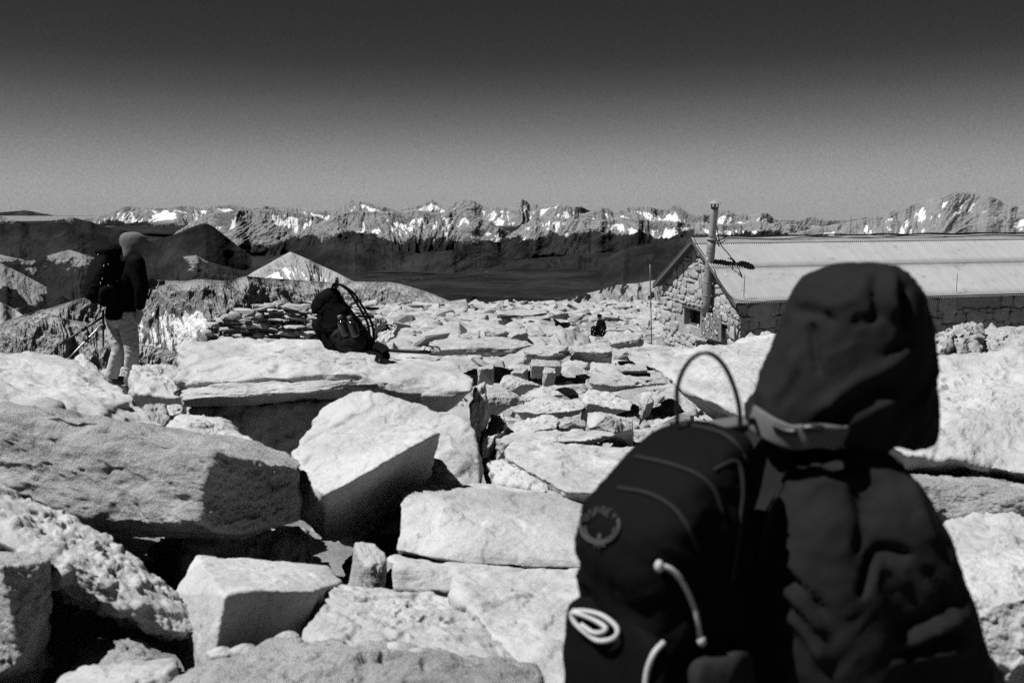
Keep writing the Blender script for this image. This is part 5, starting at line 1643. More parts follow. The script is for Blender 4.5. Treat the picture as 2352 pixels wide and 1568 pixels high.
def garments(J, f, r, root, mj, mt, s=1.0, crease=None, arm=1.0, voxel=0.011, hem=0.16, amp=0.010, seed=1, jname='jacket', bulk=1.0, extra=()):
    up = np.array([0, 0, 1.0])
    ch, pv, nk = J['chest'], J['pelvis'], J['neck']
    parts = [loft(ringed([(nk + up * .055 * s, .055 * s, .06 * s), (nk + up * .02 * s, .082 * s, .082 * s), (nk - up * .045 * s, .165 * s, .105 * s), (nk - up * .11 * s, .20 * s * bulk, .13 * s), (ch, .20 * s * bulk, .15 * s * bulk), ((ch + pv) / 2, .19 * s * bulk, .15 * s * bulk), (pv, .195 * s * bulk, .15 * s * bulk),
                          (pv - up * hem * s, .20 * s * bulk, .155 * s * bulk), (pv - up * (hem + .03) * s, .17 * s, .13 * s)], f, r), n=32, k=4)]
    for k in 'lr':
        sg = 1 if k == 'r' else -1
        parts.append(limb([J['sh_' + k] - r * sg * .07 * s, J['sh_' + k], (J['sh_' + k] + J['el_' + k]) / 2, J['el_' + k], J['el_' + k] * .5 + J['wr_' + k] * .5, J['wr_' + k] - (J['wr_' + k] - J['el_' + k]) * .04], [.085 * s * arm, .088 * s * bulk * arm, .084 * s * bulk * arm, .078 * s * arm, .062 * s * arm, .046 * s], n=18))
    parts += list(extra)
    V, F = remesh(parts, voxel, 6)
    V = wrinkle(V, F, amp, seed, axis=nrm(f * .75 + up * .55), sc=12, stretch=0.10)
    V = wrinkle(V, F, amp * 0.8, seed + 40, axis=nrm(f * .6 - up * .75 + r * .2), sc=17, stretch=0.14)
    if crease: V = folds(V, F, crease)
    jk = centred(jname, V, F, mj, root)
    parts = [loft(ringed([(pv + up * .06 * s, .15 * s, .11 * s), (pv, .175 * s, .125 * s), (pv - up * .10 * s, .175 * s, .13 * s), (pv - up * .16 * s, .10 * s, .08 * s)], f, r), n=26, k=3)]
    for k in 'lr':
        parts.append(limb([J['hip_' + k] + up * .06 * s, J['hip_' + k] * .5 + J['kn_' + k] * .5, J['kn_' + k], J['kn_' + k] * .6 + J['an_' + k] * .4, J['an_' + k] + up * .01 * s], [.098 * s, .092 * s, .076 * s, .074 * s, .068 * s], n=18))
    V, F = remesh(parts, voxel, 5)
    V = wrinkle(V, F, amp * 1.3, seed + 3, axis=up, sc=11, stretch=2.0)
    tr = centred('trousers', V, F, mt, root)
    for k in 'lr':
        toe = J.get('toe_' + k, J['an_' + k] + f * .17 * s - up * .055 * s)
        a = J['an_' + k]
        parts = [limb([a + up * .07 * s, a, a - up * .03 * s], [.052 * s, .052 * s, .050 * s], n=14), limb([a - nrm(toe - a) * .055 * s - up * .035 * s, a + (toe - a) * .45 - up * .012 * s, toe + up * .01 * s, toe + (toe - a) * .12], [.046 * s, .050 * s, .044 * s, .022 * s], n=14)]
        V, F = remesh(parts, 0.010, 2)
        centred('boot', V, F, M_boot, root)
    return jk, tr


def folds(V, F, segs, only=None):
    """raise or sink creases along given lines of the cloth"""
    N = vnormals(V, F)
    uv = np.array([pixel_of(v) for v in V])
    d0 = V / np.linalg.norm(V, axis=1)[:, None]
    face = sstep(0.15, -0.25, (N * d0).sum(1))
    D = np.zeros(len(V))
    for pts, wd, dep in segs:
        P = catmull(np.array(pts, float), 6)
        best = np.full(len(V), 1e9); tt = np.zeros(len(V))
        for i in range(len(P) - 1):
            a, b = P[i], P[i + 1]
            ab = b - a
            t = np.clip(((uv - a) @ ab) / (ab @ ab), 0, 1)
            dd = np.linalg.norm(uv - a - t[:, None] * ab, axis=1)
            m = dd < best
            best[m] = dd[m]; tt[m] = ((i + t) / (len(P) - 1))[m]
        taper = np.clip(np.minimum(tt, 1 - tt) * 5 + 0.15, 0, 1)
        D += dep * np.exp(-(best / wd) ** 2) * taper
    return V + N * (D * face)[:, None]


def bvh_of(*objs):
    Vs, Fs, n = [], [], 0
    for o in objs:
        me = o.data
        Vs += [Vector(v.co) + Vector(o.location) for v in me.vertices]
        Fs += [[i + n for i in p.vertices] for p in me.polygons]
        n += len(me.vertices)
    return BVHTree.FromPolygons(Vs, Fs)


def cast(bv, px, py, lift=0.004):
    d = Vector(at(px, py, 1.0)).normalized()
    h = bv.ray_cast(Vector((0, 0, 0)), d)
    if h[0] is None:
        return None
    return np.array(h[0]) + np.array(h[1]) * lift if h[1].dot(d) < 0 else np.array(h[0]) - np.array(h[1]) * lift


def on_surface(bv, p, out, lift=0.003):
    h = bv.ray_cast(Vector(p + out * 0.6), Vector(-out))
    return None if h[0] is None else np.array(h[0]) + out * lift


def ribbon(name, pts, width, side, mat, parent, thick=0.004, k=5):
    """flat webbing along pts; side gives the width direction"""
    C = catmull(np.array(pts), k)
    T = np.gradient(C, axis=0); T /= np.linalg.norm(T, axis=1)[:, None]
    rings = []
    for c, t in zip(C, T):
        w = side - t * np.dot(side, t); w /= np.linalg.norm(w)
        rings.append((c, w * width / 2, np.cross(t, w) * thick / 2))
    V, F = loft(rings, n=12, k=1, power=5)
    return centred(name, V, F, mat, parent)


def make_pack(label, O, up, wid, out, W, H, D, mat, prof=None, seed=1, group=None, pocket=True, voxel=0.009, amp=0.008, straps=True):
    """O: middle of the bottom edge of the back panel"""
    up, wid, out = nrm(up), nrm(wid), nrm(out)
    root = empty('backpack', O)
    tag(root, label, 'backpack', group)
    prof = prof or [(0, .62, .45), (.04, .88, .78), (.25, .98, .98), (.55, 1.0, 1.0), (.78, .95, .86), (.90, .85, .62), (.97, .66, .40), (1.0, .40, .18)]
    rings = [(O + up * H * t + out * D * d * .5, wid * W * w / 2, out * D * d * .5) for t, w, d in prof]
    V, F = loft(rings, n=32, k=5, power=3.2)
    V, F = remesh([(V, F)], voxel, 3)
    V = wrinkle(V, F, amp, seed, axis=wid, sc=10, stretch=0.45)
    bag = centred('bag', V, F, mat, root)
    return root, bag


# ------------------------------------------------------------------ nearest person, lower right
PF = nrm((0.841, 0.541, 0)); PR = np.array([PF[1], -PF[0], 0]); UPV = np.array([0, 0, 1.0])
Nk = at(1885, 1012, 1.84)
HF = nrm((0.965, 0.20, -0.22))
Jn = dict(neck=Nk, head=at(1965, 820, 1.86), chest=Nk - UPV * .25 - PF * .09, pelvis=Nk - UPV * .56 - PF * .12)
Jn['sh_r'] = at(1985, 1118, 1.74); Jn['sh_l'] = Nk - PR * .15 - UPV * .09
Jn['el_r'] = at(2150, 1500, 1.69); Jn['el_l'] = Jn['sh_l'] + PF * .10 - PR * .04 - UPV * .27
Jn['wr_r'] = Jn['el_r'] + PF * .20 - UPV * .14 - PR * .02; Jn['wr_l'] = Jn['el_l'] + PF * .20 - UPV * .12 + PR * .02
for k, sg in (('r', 1), ('l', -1)):
    Jn['hip_' + k] = Jn['pelvis'] + PR * sg * .095 - UPV * .06
    Jn['kn_' + k] = Jn['hip_' + k] - UPV * .36 + PF * (.10 if k == 'r' else -.02)
    Jn['an_' + k] = np.array([*(Jn['kn_' + k] - PF * (.02 if k == 'r' else .10))[:2], -1.80])
p1 = empty('person', (Jn['pelvis'][0], Jn['pelvis'][1], -1.88))
tag(p1, 'person seen close from behind in a black hooded jacket, wearing a dark backpack', 'person')
make_body(Jn, PF, PR, HF, UPV, p1)
jk1, tr1 = garments(Jn, PF, PR, p1, M_jacket, M_trs_d, voxel=0.009, amp=0.007, seed=5, arm=1.05, bulk=0.86, crease=[
    ([(2065, 1495), (2140, 1452), (2220, 1415)], 13, .016), ([(2040, 1528), (2130, 1502), (2225, 1488)], 11, .014), ([(2060, 1450), (2130, 1415), (2200, 1380)], 12, -.014), ([(2050, 1512), (2130, 1478), (2220, 1450)], 9, -.016),
    ([(1775, 1322), (1840, 1385), (1908, 1465)], 14, .016), ([(1790, 1271), (1830, 1315), (1880, 1380)], 12, .013), ([(1795, 1305), (1850, 1355), (1905, 1420)], 10, -.016), ([(1800, 1400), (1850, 1450), (1900, 1530)], 13, .014),
    ([(2012, 1256), (2050, 1262), (2098, 1280)], 9, -.018), ([(2012, 1258), (1996, 1310), (1978, 1378)], 10, -.020), ([(2030, 1290), (2060, 1310), (2090, 1350)], 16, .010), ([(1960, 1090), (1985, 1180), (1975, 1290)], 16, -.014),
    ([(2090, 1100), (2120, 1180), (2150, 1260)], 12, .010), ([(2120, 1300), (2160, 1350), (2200, 1400)], 11, -.012), ([(1850, 1080), (1900, 1065), (1960, 1075)], 14, .008)], extra=[
    limb([at(1905, 1085, 1.74), at(1893, 1250, 1.70), at(1905, 1420, 1.68), at(1935, 1640, 1.68)], [.078, .110, .122, .13], n=20),
    limb([at(2000, 1118, 1.74), at(2040, 1195, 1.70), at(2095, 1340, 1.68), at(2150, 1500, 1.69), at(2215, 1640, 1.74)], [.070, .085, .088, .086, .078], n=20)])
# hood: level sections from crown to hem
HFh = nrm((0.98, 0.20, 0)); HPh = np.array([-HFh[1], HFh[0], 0])
lev = [(606, 1955, 2030, .02), (613, 1905, 2062, .06), (632, 1858, 2092, .092), (665, 1832, 2110, .112), (710, 1812, 2124, .122), (760, 1790, 2134, .128), (820, 1764, 2144, .132), (880, 1733, 2149, .134), (930, 1708, 2152, .132), (970, 1715, 2156, .122),
       (1000, 1790, 2160, .105), (1008, 1860, 2150, .08)]
rings = []
for py, l, rr_, wd in lev:
    c = at((l + rr_) / 2, py, 1.82)
    hl = (rr_ - l) / 2 * 1.82 / FPX
    rings.append((c, HFh * hl, HPh * wd))
hoodV, hoodF = remesh([loft(rings, n=36, k=4, power=2.15)], 0.008, 3)
hc = at(1960, 815, 1.82)
dd = hoodV - hc
# sweeping folds from the jaw up and back, a seam ridge over the crown
ax_ = nrm((0.75, 0.1, 0.65))
hoodV = wrinkle(hoodV, hoodF, 0.016, 12, axis=ax_, sc=9, stretch=0.16)
hoodV = wrinkle(hoodV, hoodF, 0.003, 19, axis=nrm((0.5, 0.2, 0.9)), sc=24, stretch=0.4)
hoodV = folds(hoodV, hoodF, [
    ([(1872, 950), (1960, 885), (2085, 806)], 15, .022), ([(1905, 925), (1990, 865), (2100, 770)], 12, -.012), ([(1920, 982), (1990, 945), (2075, 908)], 12, .018), ([(1890, 975), (1960, 925), (2060, 870)], 11, -.014),
    ([(1866, 735), (1870, 800), (1880, 868)], 9, -.013), ([(1818, 712), (1870, 716), (1925, 742)], 12, -.014), ([(1955, 735), (1995, 738), (2036, 720)], 11, -.009),
    ([(2015, 632), (2012, 680), (2022, 730)], 10, -.014), ([(2048, 628), (2044, 680), (2052, 735)], 12, .022), ([(2082, 650), (2080, 700), (2088, 760)], 9, -.020),
    ([(1830, 800), (1815, 870), (1770, 930)], 14, .010), ([(2105, 905), (2120, 950), (2135, 995)], 12, .010)])
fc = hoodV[hoodF].mean(1) - hc
fd = fc / np.linalg.norm(fc, axis=1)[:, None]
keep = fd @ nrm(HFh * 0.93 + HPh * 0.25 - UPV * 0.25) < 0.935
hood1 = centred('hood', hoodV, hoodF[keep], M_jacket, p1)
ms = hood1.modifiers.new('thickness', 'SOLIDIFY'); ms.thickness = 0.004; ms.offset = -1

# ---- its backpack
prof1 = [(0, .62, .45), (.04, .88, .80), (.25, .98, .86), (.50, 1.0, .92), (.66, 1.0, 1.0), (.74, .97, .99), (.80, .95, .93), (.87, .90, .76), (.93, .82, .60), (.98, .70, .40), (1.0, .46, .22)]
upP = nrm(UPV * .998 + PF * .03)
Op = Nk - PF * .225 + UPV * .055 - upP * .62 - PR * .025
pk1, bag1 = make_pack('dark backpack worn by the nearest person, with round emblem and pale cords', Op, upP, PR, -PF, .265, .62, .27, M_packf, prof1, 4, amp=0.020)
bvp = bvh_of(bag1)
# stuff pocket on the front, with a raised rim
pr = []
for t, w_, d_ in [(.12, .80, .10), (.20, .88, .26), (.34, .90, .30), (.46, .86, .26), (.52, .66, .18), (.55, .36, .06)]:
    pr.append((Op + upP * .62 * t - PF * (.27 * .80 + .02), PR * .30 * w_ / 2, -PF * .035 * d_ / .36))
V, F = remesh([loft(pr, n=28, k=4, power=3)], 0.008, 3)
V = wrinkle(V, F, 0.010, 8, axis=PR, sc=12, stretch=0.5)
pock = centred('front_pocket', V, F, M_packf, pk1)
# side mesh pocket and curved seams seen from the camera
bvp = bvh_of(bag1, pock)


def seam(pts, rad, mat, name, parent, bv=bvp, lift=0.002):
    P = [cast(bv, x, y, lift) for x, y in pts]
    P = [p for p in P if p is not None]
    if len(P) < 3: return None
    V, F = limb(P, rad, n=8, k=5)
    return centred(name, V, F, mat, parent)


seam([(1345, 1128), (1420, 1122), (1490, 1135), (1545, 1165), (1580, 1210), (1600, 1260)], .004, M_packm, 'seam', pk1)
seam([(1405, 1060), (1460, 1050), (1530, 1065), (1600, 1090), (1640, 1125), (1660, 1180)], .004, M_packm, 'seam', pk1)
seam([(1470, 985), (1540, 975), (1620, 985), (1680, 1010), (1715, 1060)], .004, M_packm, 'seam', pk1)
seam([(1640, 1080), (1690, 1060), (1705, 1120), (1695, 1220), (1680, 1330)], .004, M_packm, 'seam', pk1)
# side pocket
spts = []
for t, w_, d_ in [(.02, .5, .6), (.10, .8, 1.0), (.30, .85, 1.0), (.42, .8, .85), (.46, .7, .5)]:
    spts.append((Op + upP * .62 * t - PF * .13 + PR * .145, -PF * .085 * w_, PR * .038 * d_))
V, F = remesh([loft(spts, n=24, k=4, power=2.6)], 0.008, 2)
V = wrinkle(V, F, 0.014, 33, axis=upP + PF * .6, sc=14, stretch=0.4)
sp1 = centred('side_pocket', V, F, M_packm, pk1)
# wire haul loop
lp = [at(1556, 935, 1.73), at(1556, 890, 1.73), at(1572, 845, 1.73), at(1600, 815, 1.73), at(1632, 812, 1.72), at(1662, 838, 1.71), at(1685, 885, 1.70), at(1697, 930, 1.69), at(1700, 960, 1.69)]
V, F = limb([lp[0] - UPV * .03] + lp + [lp[-1] - UPV * .02], 0.0042, n=10, k=5)
centred('haul_loop', V, F, M_buckle, pk1)
# pale cords, buckles, pull tabs
bva = bvh_of(bag1, pock, sp1)
seam([(1512, 1292), (1535, 1300), (1558, 1325), (1578, 1365), (1592, 1410), (1602, 1462)], .0046, M_cord, 'zip_cord', pk1, bva, 0.008)
for (x, y) in ((1514, 1292), (1604, 1464)):
    c = cast(bva, x, y, 0.010)
    if c is not None:
        V, F = ball(c, (.0075, .0075, .010), 12, 8); centred('cord_toggle', V, F, M_cord, pk1)
cl = [(1330, 1403), (1365, 1406), (1403, 1420), (1430, 1443), (1426, 1464), (1395, 1468), (1360, 1452), (1336, 1428), (1334, 1408), (1370, 1420), (1408, 1442), (1385, 1450), (1348, 1432)]
P = []
for q, (x, y) in enumerate(cl):
    c = cast(bva, x, y, 0.012 + 0.003 * (q % 3))
    P.append(c if c is not None else at(x, y, 1.62))
V, F = limb(P, .0042, n=8, k=6); centred('compression_cord', V, F, M_cord, pk1)
seam([(1525, 1470), (1505, 1500), (1492, 1540), (1488, 1590)], .0046, M_cord, 'lower_cord', pk1, bva, 0.008)
V, F = limb([at(1345, 1452, 1.70), at(1318, 1446, 1.70), at(1300, 1440, 1.70)], [.012, .010, .005], n=10, k=3); centred('buckle', V, F, M_buckle, pk1)
V, F = limb([at(1335, 1455, 1.70), at(1318, 1480, 1.70), at(1322, 1520, 1.70), at(1340, 1580, 1.69)], [.006, .010, .008, .006], n=10, k=4); centred('webbing', V, F, M_buckle, pk1)
for (x, y) in ((1415, 1048), (1405, 1056)):
    c = cast(bva, x, y, 0.006)
    if c is not None:
        V, F = ball(c, (.007, .007, .007), 10, 7); centred('pull_tab', V, F, M_packm, pk1)
# embroidered emblem: a bird in an oval with lettering along the top
em = MB()
oc = cast(bva, 1382, 1215, 0.0)
if oc is not None:
    eo = -PF
    def epix(x, y): 
        c = cast(bva, x, y, 0.004)
        return c
    def estroke(pts, r_):
        P = [epix(x, y) for x, y in pts]
        P = [p for p in P if p is not None]
        if len(P) >= 2: em.tube(P, r_, n=6, k=3)
    th = np.linspace(-0.35, PI + 0.35, 15)
    estroke([(1382 - 44 * math.cos(a), 1208 + 40 * math.sin(a)) for a in th], .0032)
    estroke([(1382 - 34 * math.cos(a), 1212 + 30 * math.sin(a)) for a in np.linspace(0, PI, 11)], .0022)
    estroke([(1382, 1226), (1382, 1262)], .0035)
    estroke([(1370, 1256), (1382, 1246), (1394, 1256)], .0025)
    letters = {'O': [[(.5 - .45 * math.cos(a), .5 - .5 * math.sin(a)) for a in np.linspace(0, 2 * PI, 9)]], 'S': [[(.9, .1), (.5, 0), (.1, .2), (.5, .5), (.9, .8), (.5, 1), (.1, .9)]], 'P': [[(.1, 1), (.1, 0), (.7, 0), (.9, .25), (.7, .5), (.1, .5)]],
               'R': [[(.1, 1), (.1, 0), (.7, 0), (.9, .25), (.7, .5), (.1, .5)], [(.45, .5), (.9, 1)]], 'E': [[(.9, 0), (.1, 0), (.1, 1), (.9, 1)], [(.1, .5), (.7, .5)]], 'Y': [[(.1, 0), (.5, .5), (.9, 0)], [(.5, .5), (.5, 1)]]}
    for q, chh in enumerate('OSPREY'):
        ang = (q - 2.5) * 0.30
        bx, by = 1382 + 46 * math.sin(ang), 1222 - 46 * math.cos(ang)
        for st_ in letters[chh]:
            estroke([(bx + (u - .5) * 11 * math.cos(ang) - (v - .5) * 16 * math.sin(ang) * -1 * -1, by + (u - .5) * 11 * math.sin(ang) + (v - .5) * 16 * math.cos(ang)) for u, v in st_], .0012)
    if em.V: em.build('emblem', M_logo, pk1, smooth=True)
# shoulder strap: pale mesh over the near shoulder, into the chest
bvj = bvh_of(jk1)
P = [at(1728, 958, 1.74), at(1752, 974, 1.71), at(1784, 992, 1.685), at(1822, 1004, 1.67), at(1875, 1000, 1.655), at(1925, 1006, 1.665), at(1962, 1022, 1.74)]
P = P + [Nk + PR * .10 + PF * .17 - UPV * .20, Nk + PR * .14 + PF * .06 - UPV * .40, Op + upP * .12 + PR * .11]
ss = ribbon('shoulder_strap', P, .046, nrm(np.array([0.25, -0.3, 0.9])), M_strapl, pk1, .010)
bvs = bvh_of(ss)
for pts_ in ([(1780, 978), (1805, 990), (1830, 992)], [(1845, 984), (1868, 982), (1890, 985)]):
    seam(pts_, .007, M_buckle, 'strap_slot', ss, bvs, 0.0)
Pl = [Op + upP * .60 - PR * .07, Nk - PR * .08 + UPV * .035 - PF * .06, Nk - PR * .095 + UPV * .02 + PF * .05, Nk - PR * .10 + PF * .155 - UPV * .10, Nk - PR * .12 + PF * .12 - UPV * .32, Op + upP * .12 - PR * .13]
ribbon('shoulder_strap', Pl, .058, -PR, M_strapl, pk1, .010)
hbp = [Op + upP * .06 + PR * .13 * math.cos(a) * 1.55 + PF * (.21 + .21 * math.sin(a)) - UPV * .03 for a in np.linspace(-PI / 2 - 0.9, PI / 2 + 0.9, 3)]

# ------------------------------------------------------------------ standing hiker on the left
LF = nrm((0.80, 0.60, 0)); LR = np.array([LF[1], -LF[0], 0])
J2 = dict(neck=at(297, 592, 10.5), head=at(307, 566, 10.50), chest=at(287, 645, 10.5), pelvis=at(277, 716, 10.5))
J2['sh_r'] = at(313, 603, 10.36); J2['sh_l'] = at(283, 606, 10.64)
J2['el_r'] = at(325, 662, 10.34); J2['wr_r'] = at(320, 712, 10.38)
J2['el_l'] = at(318, 655, 10.72); J2['wr_l'] = at(337, 657, 10.74)
J2['hip_r'] = at(292, 730, 10.42); J2['hip_l'] = at(263, 730, 10.58)
J2['kn_r'] = at(303, 806, 10.36); J2['kn_l'] = at(272, 806, 10.50)
J2['an_r'] = at(300, 884, 10.44); J2['an_l'] = at(256, 868, 10.54)
J2['toe_r'] = at(319, 916, 10.38)
J2['curl_r'] = 0.5; J2['curl_l'] = 1.2
H2 = nrm((0.88, 0.30, -0.42))
p2 = empty('person', at(285, 922, 10.5))
tag(p2, 'standing hiker with a pale hood, black jacket and light trousers, looking down to the right', 'person')
make_body(J2, LF, LR, H2, UPV, p2)
jk2, tr2 = garments(J2, LF, LR, p2, M_jacket2, M_trs, amp=0.008, seed=21, hem=0.05)
hc2 = J2['head']
hx = nrm((0.92, 0.38, 0)); hy = np.array([-hx[1], hx[0], 0])
rings = []
for dz_, l_, w_, off in [(.150, .03, .03, -.01), (.138, .085, .075, -.012), (.10, .125, .105, -.008), (.05, .140, .118, .0), (.0, .140, .120, .0), (-.05, .138, .118, -.012), (-.09, .135, .112, -.04), (-.125, .115, .10, -.07), (-.15, .085, .085, -.085)]:
    rings.append((hc2 + UPV * dz_ + hx * off, hx * l_, hy * w_))
hv, hf_ = remesh([loft(rings, n=32, k=4)], 0.010, 3)
hv = wrinkle(hv, hf_, 0.010, 31, axis=nrm((0.8, 0.2, 0.3)), sc=14, stretch=0.35)
fc = hv[hf_].mean(1) - hc2
fd = fc / np.linalg.norm(fc, axis=1)[:, None]
h2 = centred('hood', hv, hf_[fd @ nrm(hx * .95 - UPV * .3 + hy * .1) < 0.80], M_hood_l, p2)
ms = h2.modifiers.new('thickness', 'SOLIDIFY'); ms.thickness = 0.006; ms.offset = -1
V, F = loft([(hc2 + hx * .095 + UPV * .055, hy * .07, UPV * .006), (hc2 + hx * .14 + UPV * .045, hy * .062, UPV * .005), (hc2 + hx * .175 + UPV * .028, hy * .035, UPV * .004)], n=16, k=3)
centred('cap_brim', V, F, M_jacket2, p2)
# dark collar under the hood
V, F = loft([(J2['neck'] + UPV * .09, LR * .085, LF * .09), (J2['neck'] + UPV * .03, LR * .10, LF * .105), (J2['neck'] - UPV * .04, LR * .14, LF * .115)], n=24, k=3)
centred('collar', V, F, M_jacket2, p2)

# camera in the far hand
cr = empty('camera', at(345, 655, 10.74))
tag(cr, 'small dark camera held out in the standing hiker\'s far hand', 'camera')
mb = MB(); cc = at(348, 653, 10.76)
mb.box(cc, LF * .055, LR * .03, UPV * .042); mb.box(cc + UPV * .052, LF * .022, LR * .02, UPV * .014)
mb.build('camera_body', M_buckle, cr)
V, F = limb([cc + LF * .05, cc + LF * .09 + UPV * .01, cc + LF * .135 + UPV * .02], [.030, .030, .034], n=16); centred('lens', V, F, M_buckle, cr)
V, F = limb([cc - UPV * .04, cc - UPV * .10 - LF * .02, cc - UPV * .16 - LF * .05], [.014, .012, .014], n=10); centred('grip', V, F, M_carbon, cr)

# its pack
O2 = at(262, 716, 10.42) - LF * .0
prof2 = [(0, .40, .25), (.06, .70, .55), (.20, .98, 1.0), (.45, 1.0, 1.04), (.70, .96, .88), (.86, .88, .74), (.92, .90, .72), (.975, .78, .55), (1.0, .45, .3)]
c2 = at(240, 645, 10.42)
up2 = nrm(UPV + LF * .12)
O2 = c2 - up2 * .29 + LF * .155
pk2, bag2 = make_pack('big dark backpack worn by the standing hiker, with pale reflective tabs and buckles', O2, up2, LR, -LF, .37, .65, .33, M_packf, prof2, 9, amp=0.014)
V, F = loft([(O2 + up2 * .585 - LF * .13, LR * .17, -LF * .135), (O2 + up2 * .635 - LF * .125, LR * .165, -LF * .13), (O2 + up2 * .675 - LF * .11, LR * .12, -LF * .09), (O2 + up2 * .685 - LF * .11, LR * .03, -LF * .03)], n=28, k=3, power=3)
V, F = remesh([(V, F)], .010, 2); V = wrinkle(V, F, .008, 3)
centred('lid', V, F, M_packf, pk2)
for sgn in (-1, 1):
    V, F = remesh([loft([(O2 + up2 * t * .65 - LF * .16 + LR * sgn * .185, -LF * .10 * w_, LR * .05 * w_) for t, w_ in ((.06, .5), (.12, .9), (.28, 1.0), (.36, .9), (.40, .5))], n=20, k=3)], .010, 2)
    centred('side_pocket', wrinkle(V, F, .01, 5 + sgn), F, M_packf, pk2)
bv2 = bvh_of(bag2)
for (x, y, w_, h_) in ((227, 584, 5, 2), (239, 610, 2, 4), (249, 607, 1.5, 2), (235, 640, 2.5, 4), (248, 655, 7, 2), (236, 656, 1.5, 2), (267, 645, 9, 2), (190, 664, 3, 2.5), (231, 650, 1.5, 4)):
    c = cast(bv2, x, y, .006)
    if c is None: continue
    k = 10.3 / FPX
    V, F = loft([(c - LF * .000, LR * w_ * k / 1.3, UPV * h_ * k / 2), (c - LF * .004, LR * w_ * k / 1.3, UPV * h_ * k / 2)], n=10, k=1, power=6)
    centred('reflective_tab', V, F, M_reflect, pk2, smooth=False)
V, F = limb([at(196, 630, 10.4), at(188, 636, 10.4), at(186, 648, 10.4), at(192, 656, 10.4)], .004, n=8, k=5); centred('cord_loop', V, F, M_packm, pk2)
for sgn in (-1, 1):
    ribbon('shoulder_strap', [O2 + up2 * .60 + LR * sgn * .08, J2['neck'] + LR * sgn * .10 + UPV * .02, J2['neck'] + LR * sgn * .11 + LF * .12 - UPV * .10, J2['chest'] + LR * sgn * .13 + LF * .10, O2 + up2 * .12 + LR * sgn * .15], .06, LR, M_packf, pk2, .012)


# trekking poles slung below the pack
def pole(name, label, a, b, r0, mat, basket=True, group=None):
    root = empty(name, b)
    tag(root, label, 'trekking pole', group)
    a, b = np.asarray(a), np.asarray(b)
    V, F = limb([a, (a + b) / 2, b], [r0 * 1.25, r0, r0 * .75], n=10, k=2); centred('shaft', V, F, mat, root)
    d = nrm(b - a)
    if basket:
        V, F = limb([b - d * .03, b, b + d * .028], [.014, .016, .004], n=10, k=2); centred('tip', V, F, M_carbon, root)
    c = a + (b - a) * .45
    V, F = limb([c - d * .03, c + d * .03], r0 * 1.9, n=10, k=2); centred('clamp', V, F, M_carbon, root)
    return root


pole('trekking_pole', 'upper dark trekking pole slung slanting below the standing hiker\'s pack', at(236, 728, 10.40), at(140, 789, 10.15), .011, M_carbon)
pole('trekking_pole', 'shiny trekking pole slung slanting below the standing hiker\'s pack', at(239, 740, 10.38), at(151, 829, 10.1), .009, M_alu)
pole('trekking_pole', 'dark pole hanging straight down behind the standing hiker\'s leg', at(237, 712, 10.36), at(237, 798, 10.36), .011, M_carbon, basket=False)

# ------------------------------------------------------------------ pack resting on the flat-topped boulder
up3 = nrm((-0.60, 0.10, 0.80)); in3 = nrm(np.array([0.72, 0.10, 0.62]) - up3 * np.dot(up3, [0.72, 0.10, 0.62])); out3 = -in3
wd3 = np.cross(up3, out3)
if wd3[1] > 0: wd3 = -wd3
c3 = at(789, 754, 6.98)
O3 = c3 - up3 * .24 - out3 * .12
prof3 = [(0, .60, .50), (.05, .85, .85), (.22, 1.0, 1.05), (.50, 1.0, 1.0), (.75, .92, .90), (.90, .80, .74), (.97, .60, .52), (1.0, .3, .25)]
pk3, bag3 = make_pack('black backpack slumped on the flat-topped boulder with bottles in its pocket', O3, up3, wd3, out3, .30, .50, .25, M_packf, prof3, 14, amp=0.022)
V, F = remesh([loft([(O3 + up3 * t + out3 * .12 + wd3 * .15, out3 * .10 * w_, wd3 * .05 * w_) for t, w_ in ((.03, .5), (.07, .95), (.16, 1.0), (.23, .95), (.25, .6))], n=20, k=3)], .008, 2)
sp3 = centred('side_pocket', wrinkle(V, F, .012, 7), F, M_packm, pk3)
V, F = remesh([loft([(O3 + up3 * t + out3 * .25, wd3 * .12 * w_, out3 * .05 * w_) for t, w_ in ((.06, .6), (.12, 1.0), (.28, 1.0), (.38, .8), (.41, .4))], n=20, k=3)], .008, 2)
centred('front_pocket', wrinkle(V, F, .012, 8), F, M_packf, pk3)
V, F = remesh([loft([(O3 + up3 * .44 + out3 * .11, wd3 * .13, out3 * .12), (O3 + up3 * .49 + out3 * .10, wd3 * .125, out3 * .11), (O3 + up3 * .525 + out3 * .09, wd3 * .08, out3 * .07), (O3 + up3 * .535 + out3 * .09, wd3 * .02, out3 * .02)], n=24, k=3, power=2.6)], .008, 2)
centred('lid', wrinkle(V, F, .014, 10), F, M_packf, pk3)
for sgn in (-1, 1):
    ribbon('shoulder_strap', [O3 + up3 * .50 + wd3 * sgn * .07 + out3 * .02, O3 + up3 * .515 + wd3 * sgn * .08 - out3 * .035, O3 + up3 * .42 + wd3 * sgn * .10 - out3 * .075, O3 + up3 * .30 + wd3 * sgn * .11 - out3 * .07, O3 + up3 * .16 + wd3 * sgn * .12 - out3 * .05, O3 + up3 * .05 + wd3 * sgn * .13 + out3 * .01], .062, wd3, M_packf, pk3, .014)
V, F = limb([O3 + up3 * .50 + wd3 * .03 - out3 * .01, O3 + up3 * .545 + wd3 * .025 - out3 * .05, O3 + up3 * .545 - wd3 * .025 - out3 * .05, O3 + up3 * .50 - wd3 * .03 - out3 * .01], .009, n=8, k=5); centred('haul_loop', V, F, M_buckle, pk3)
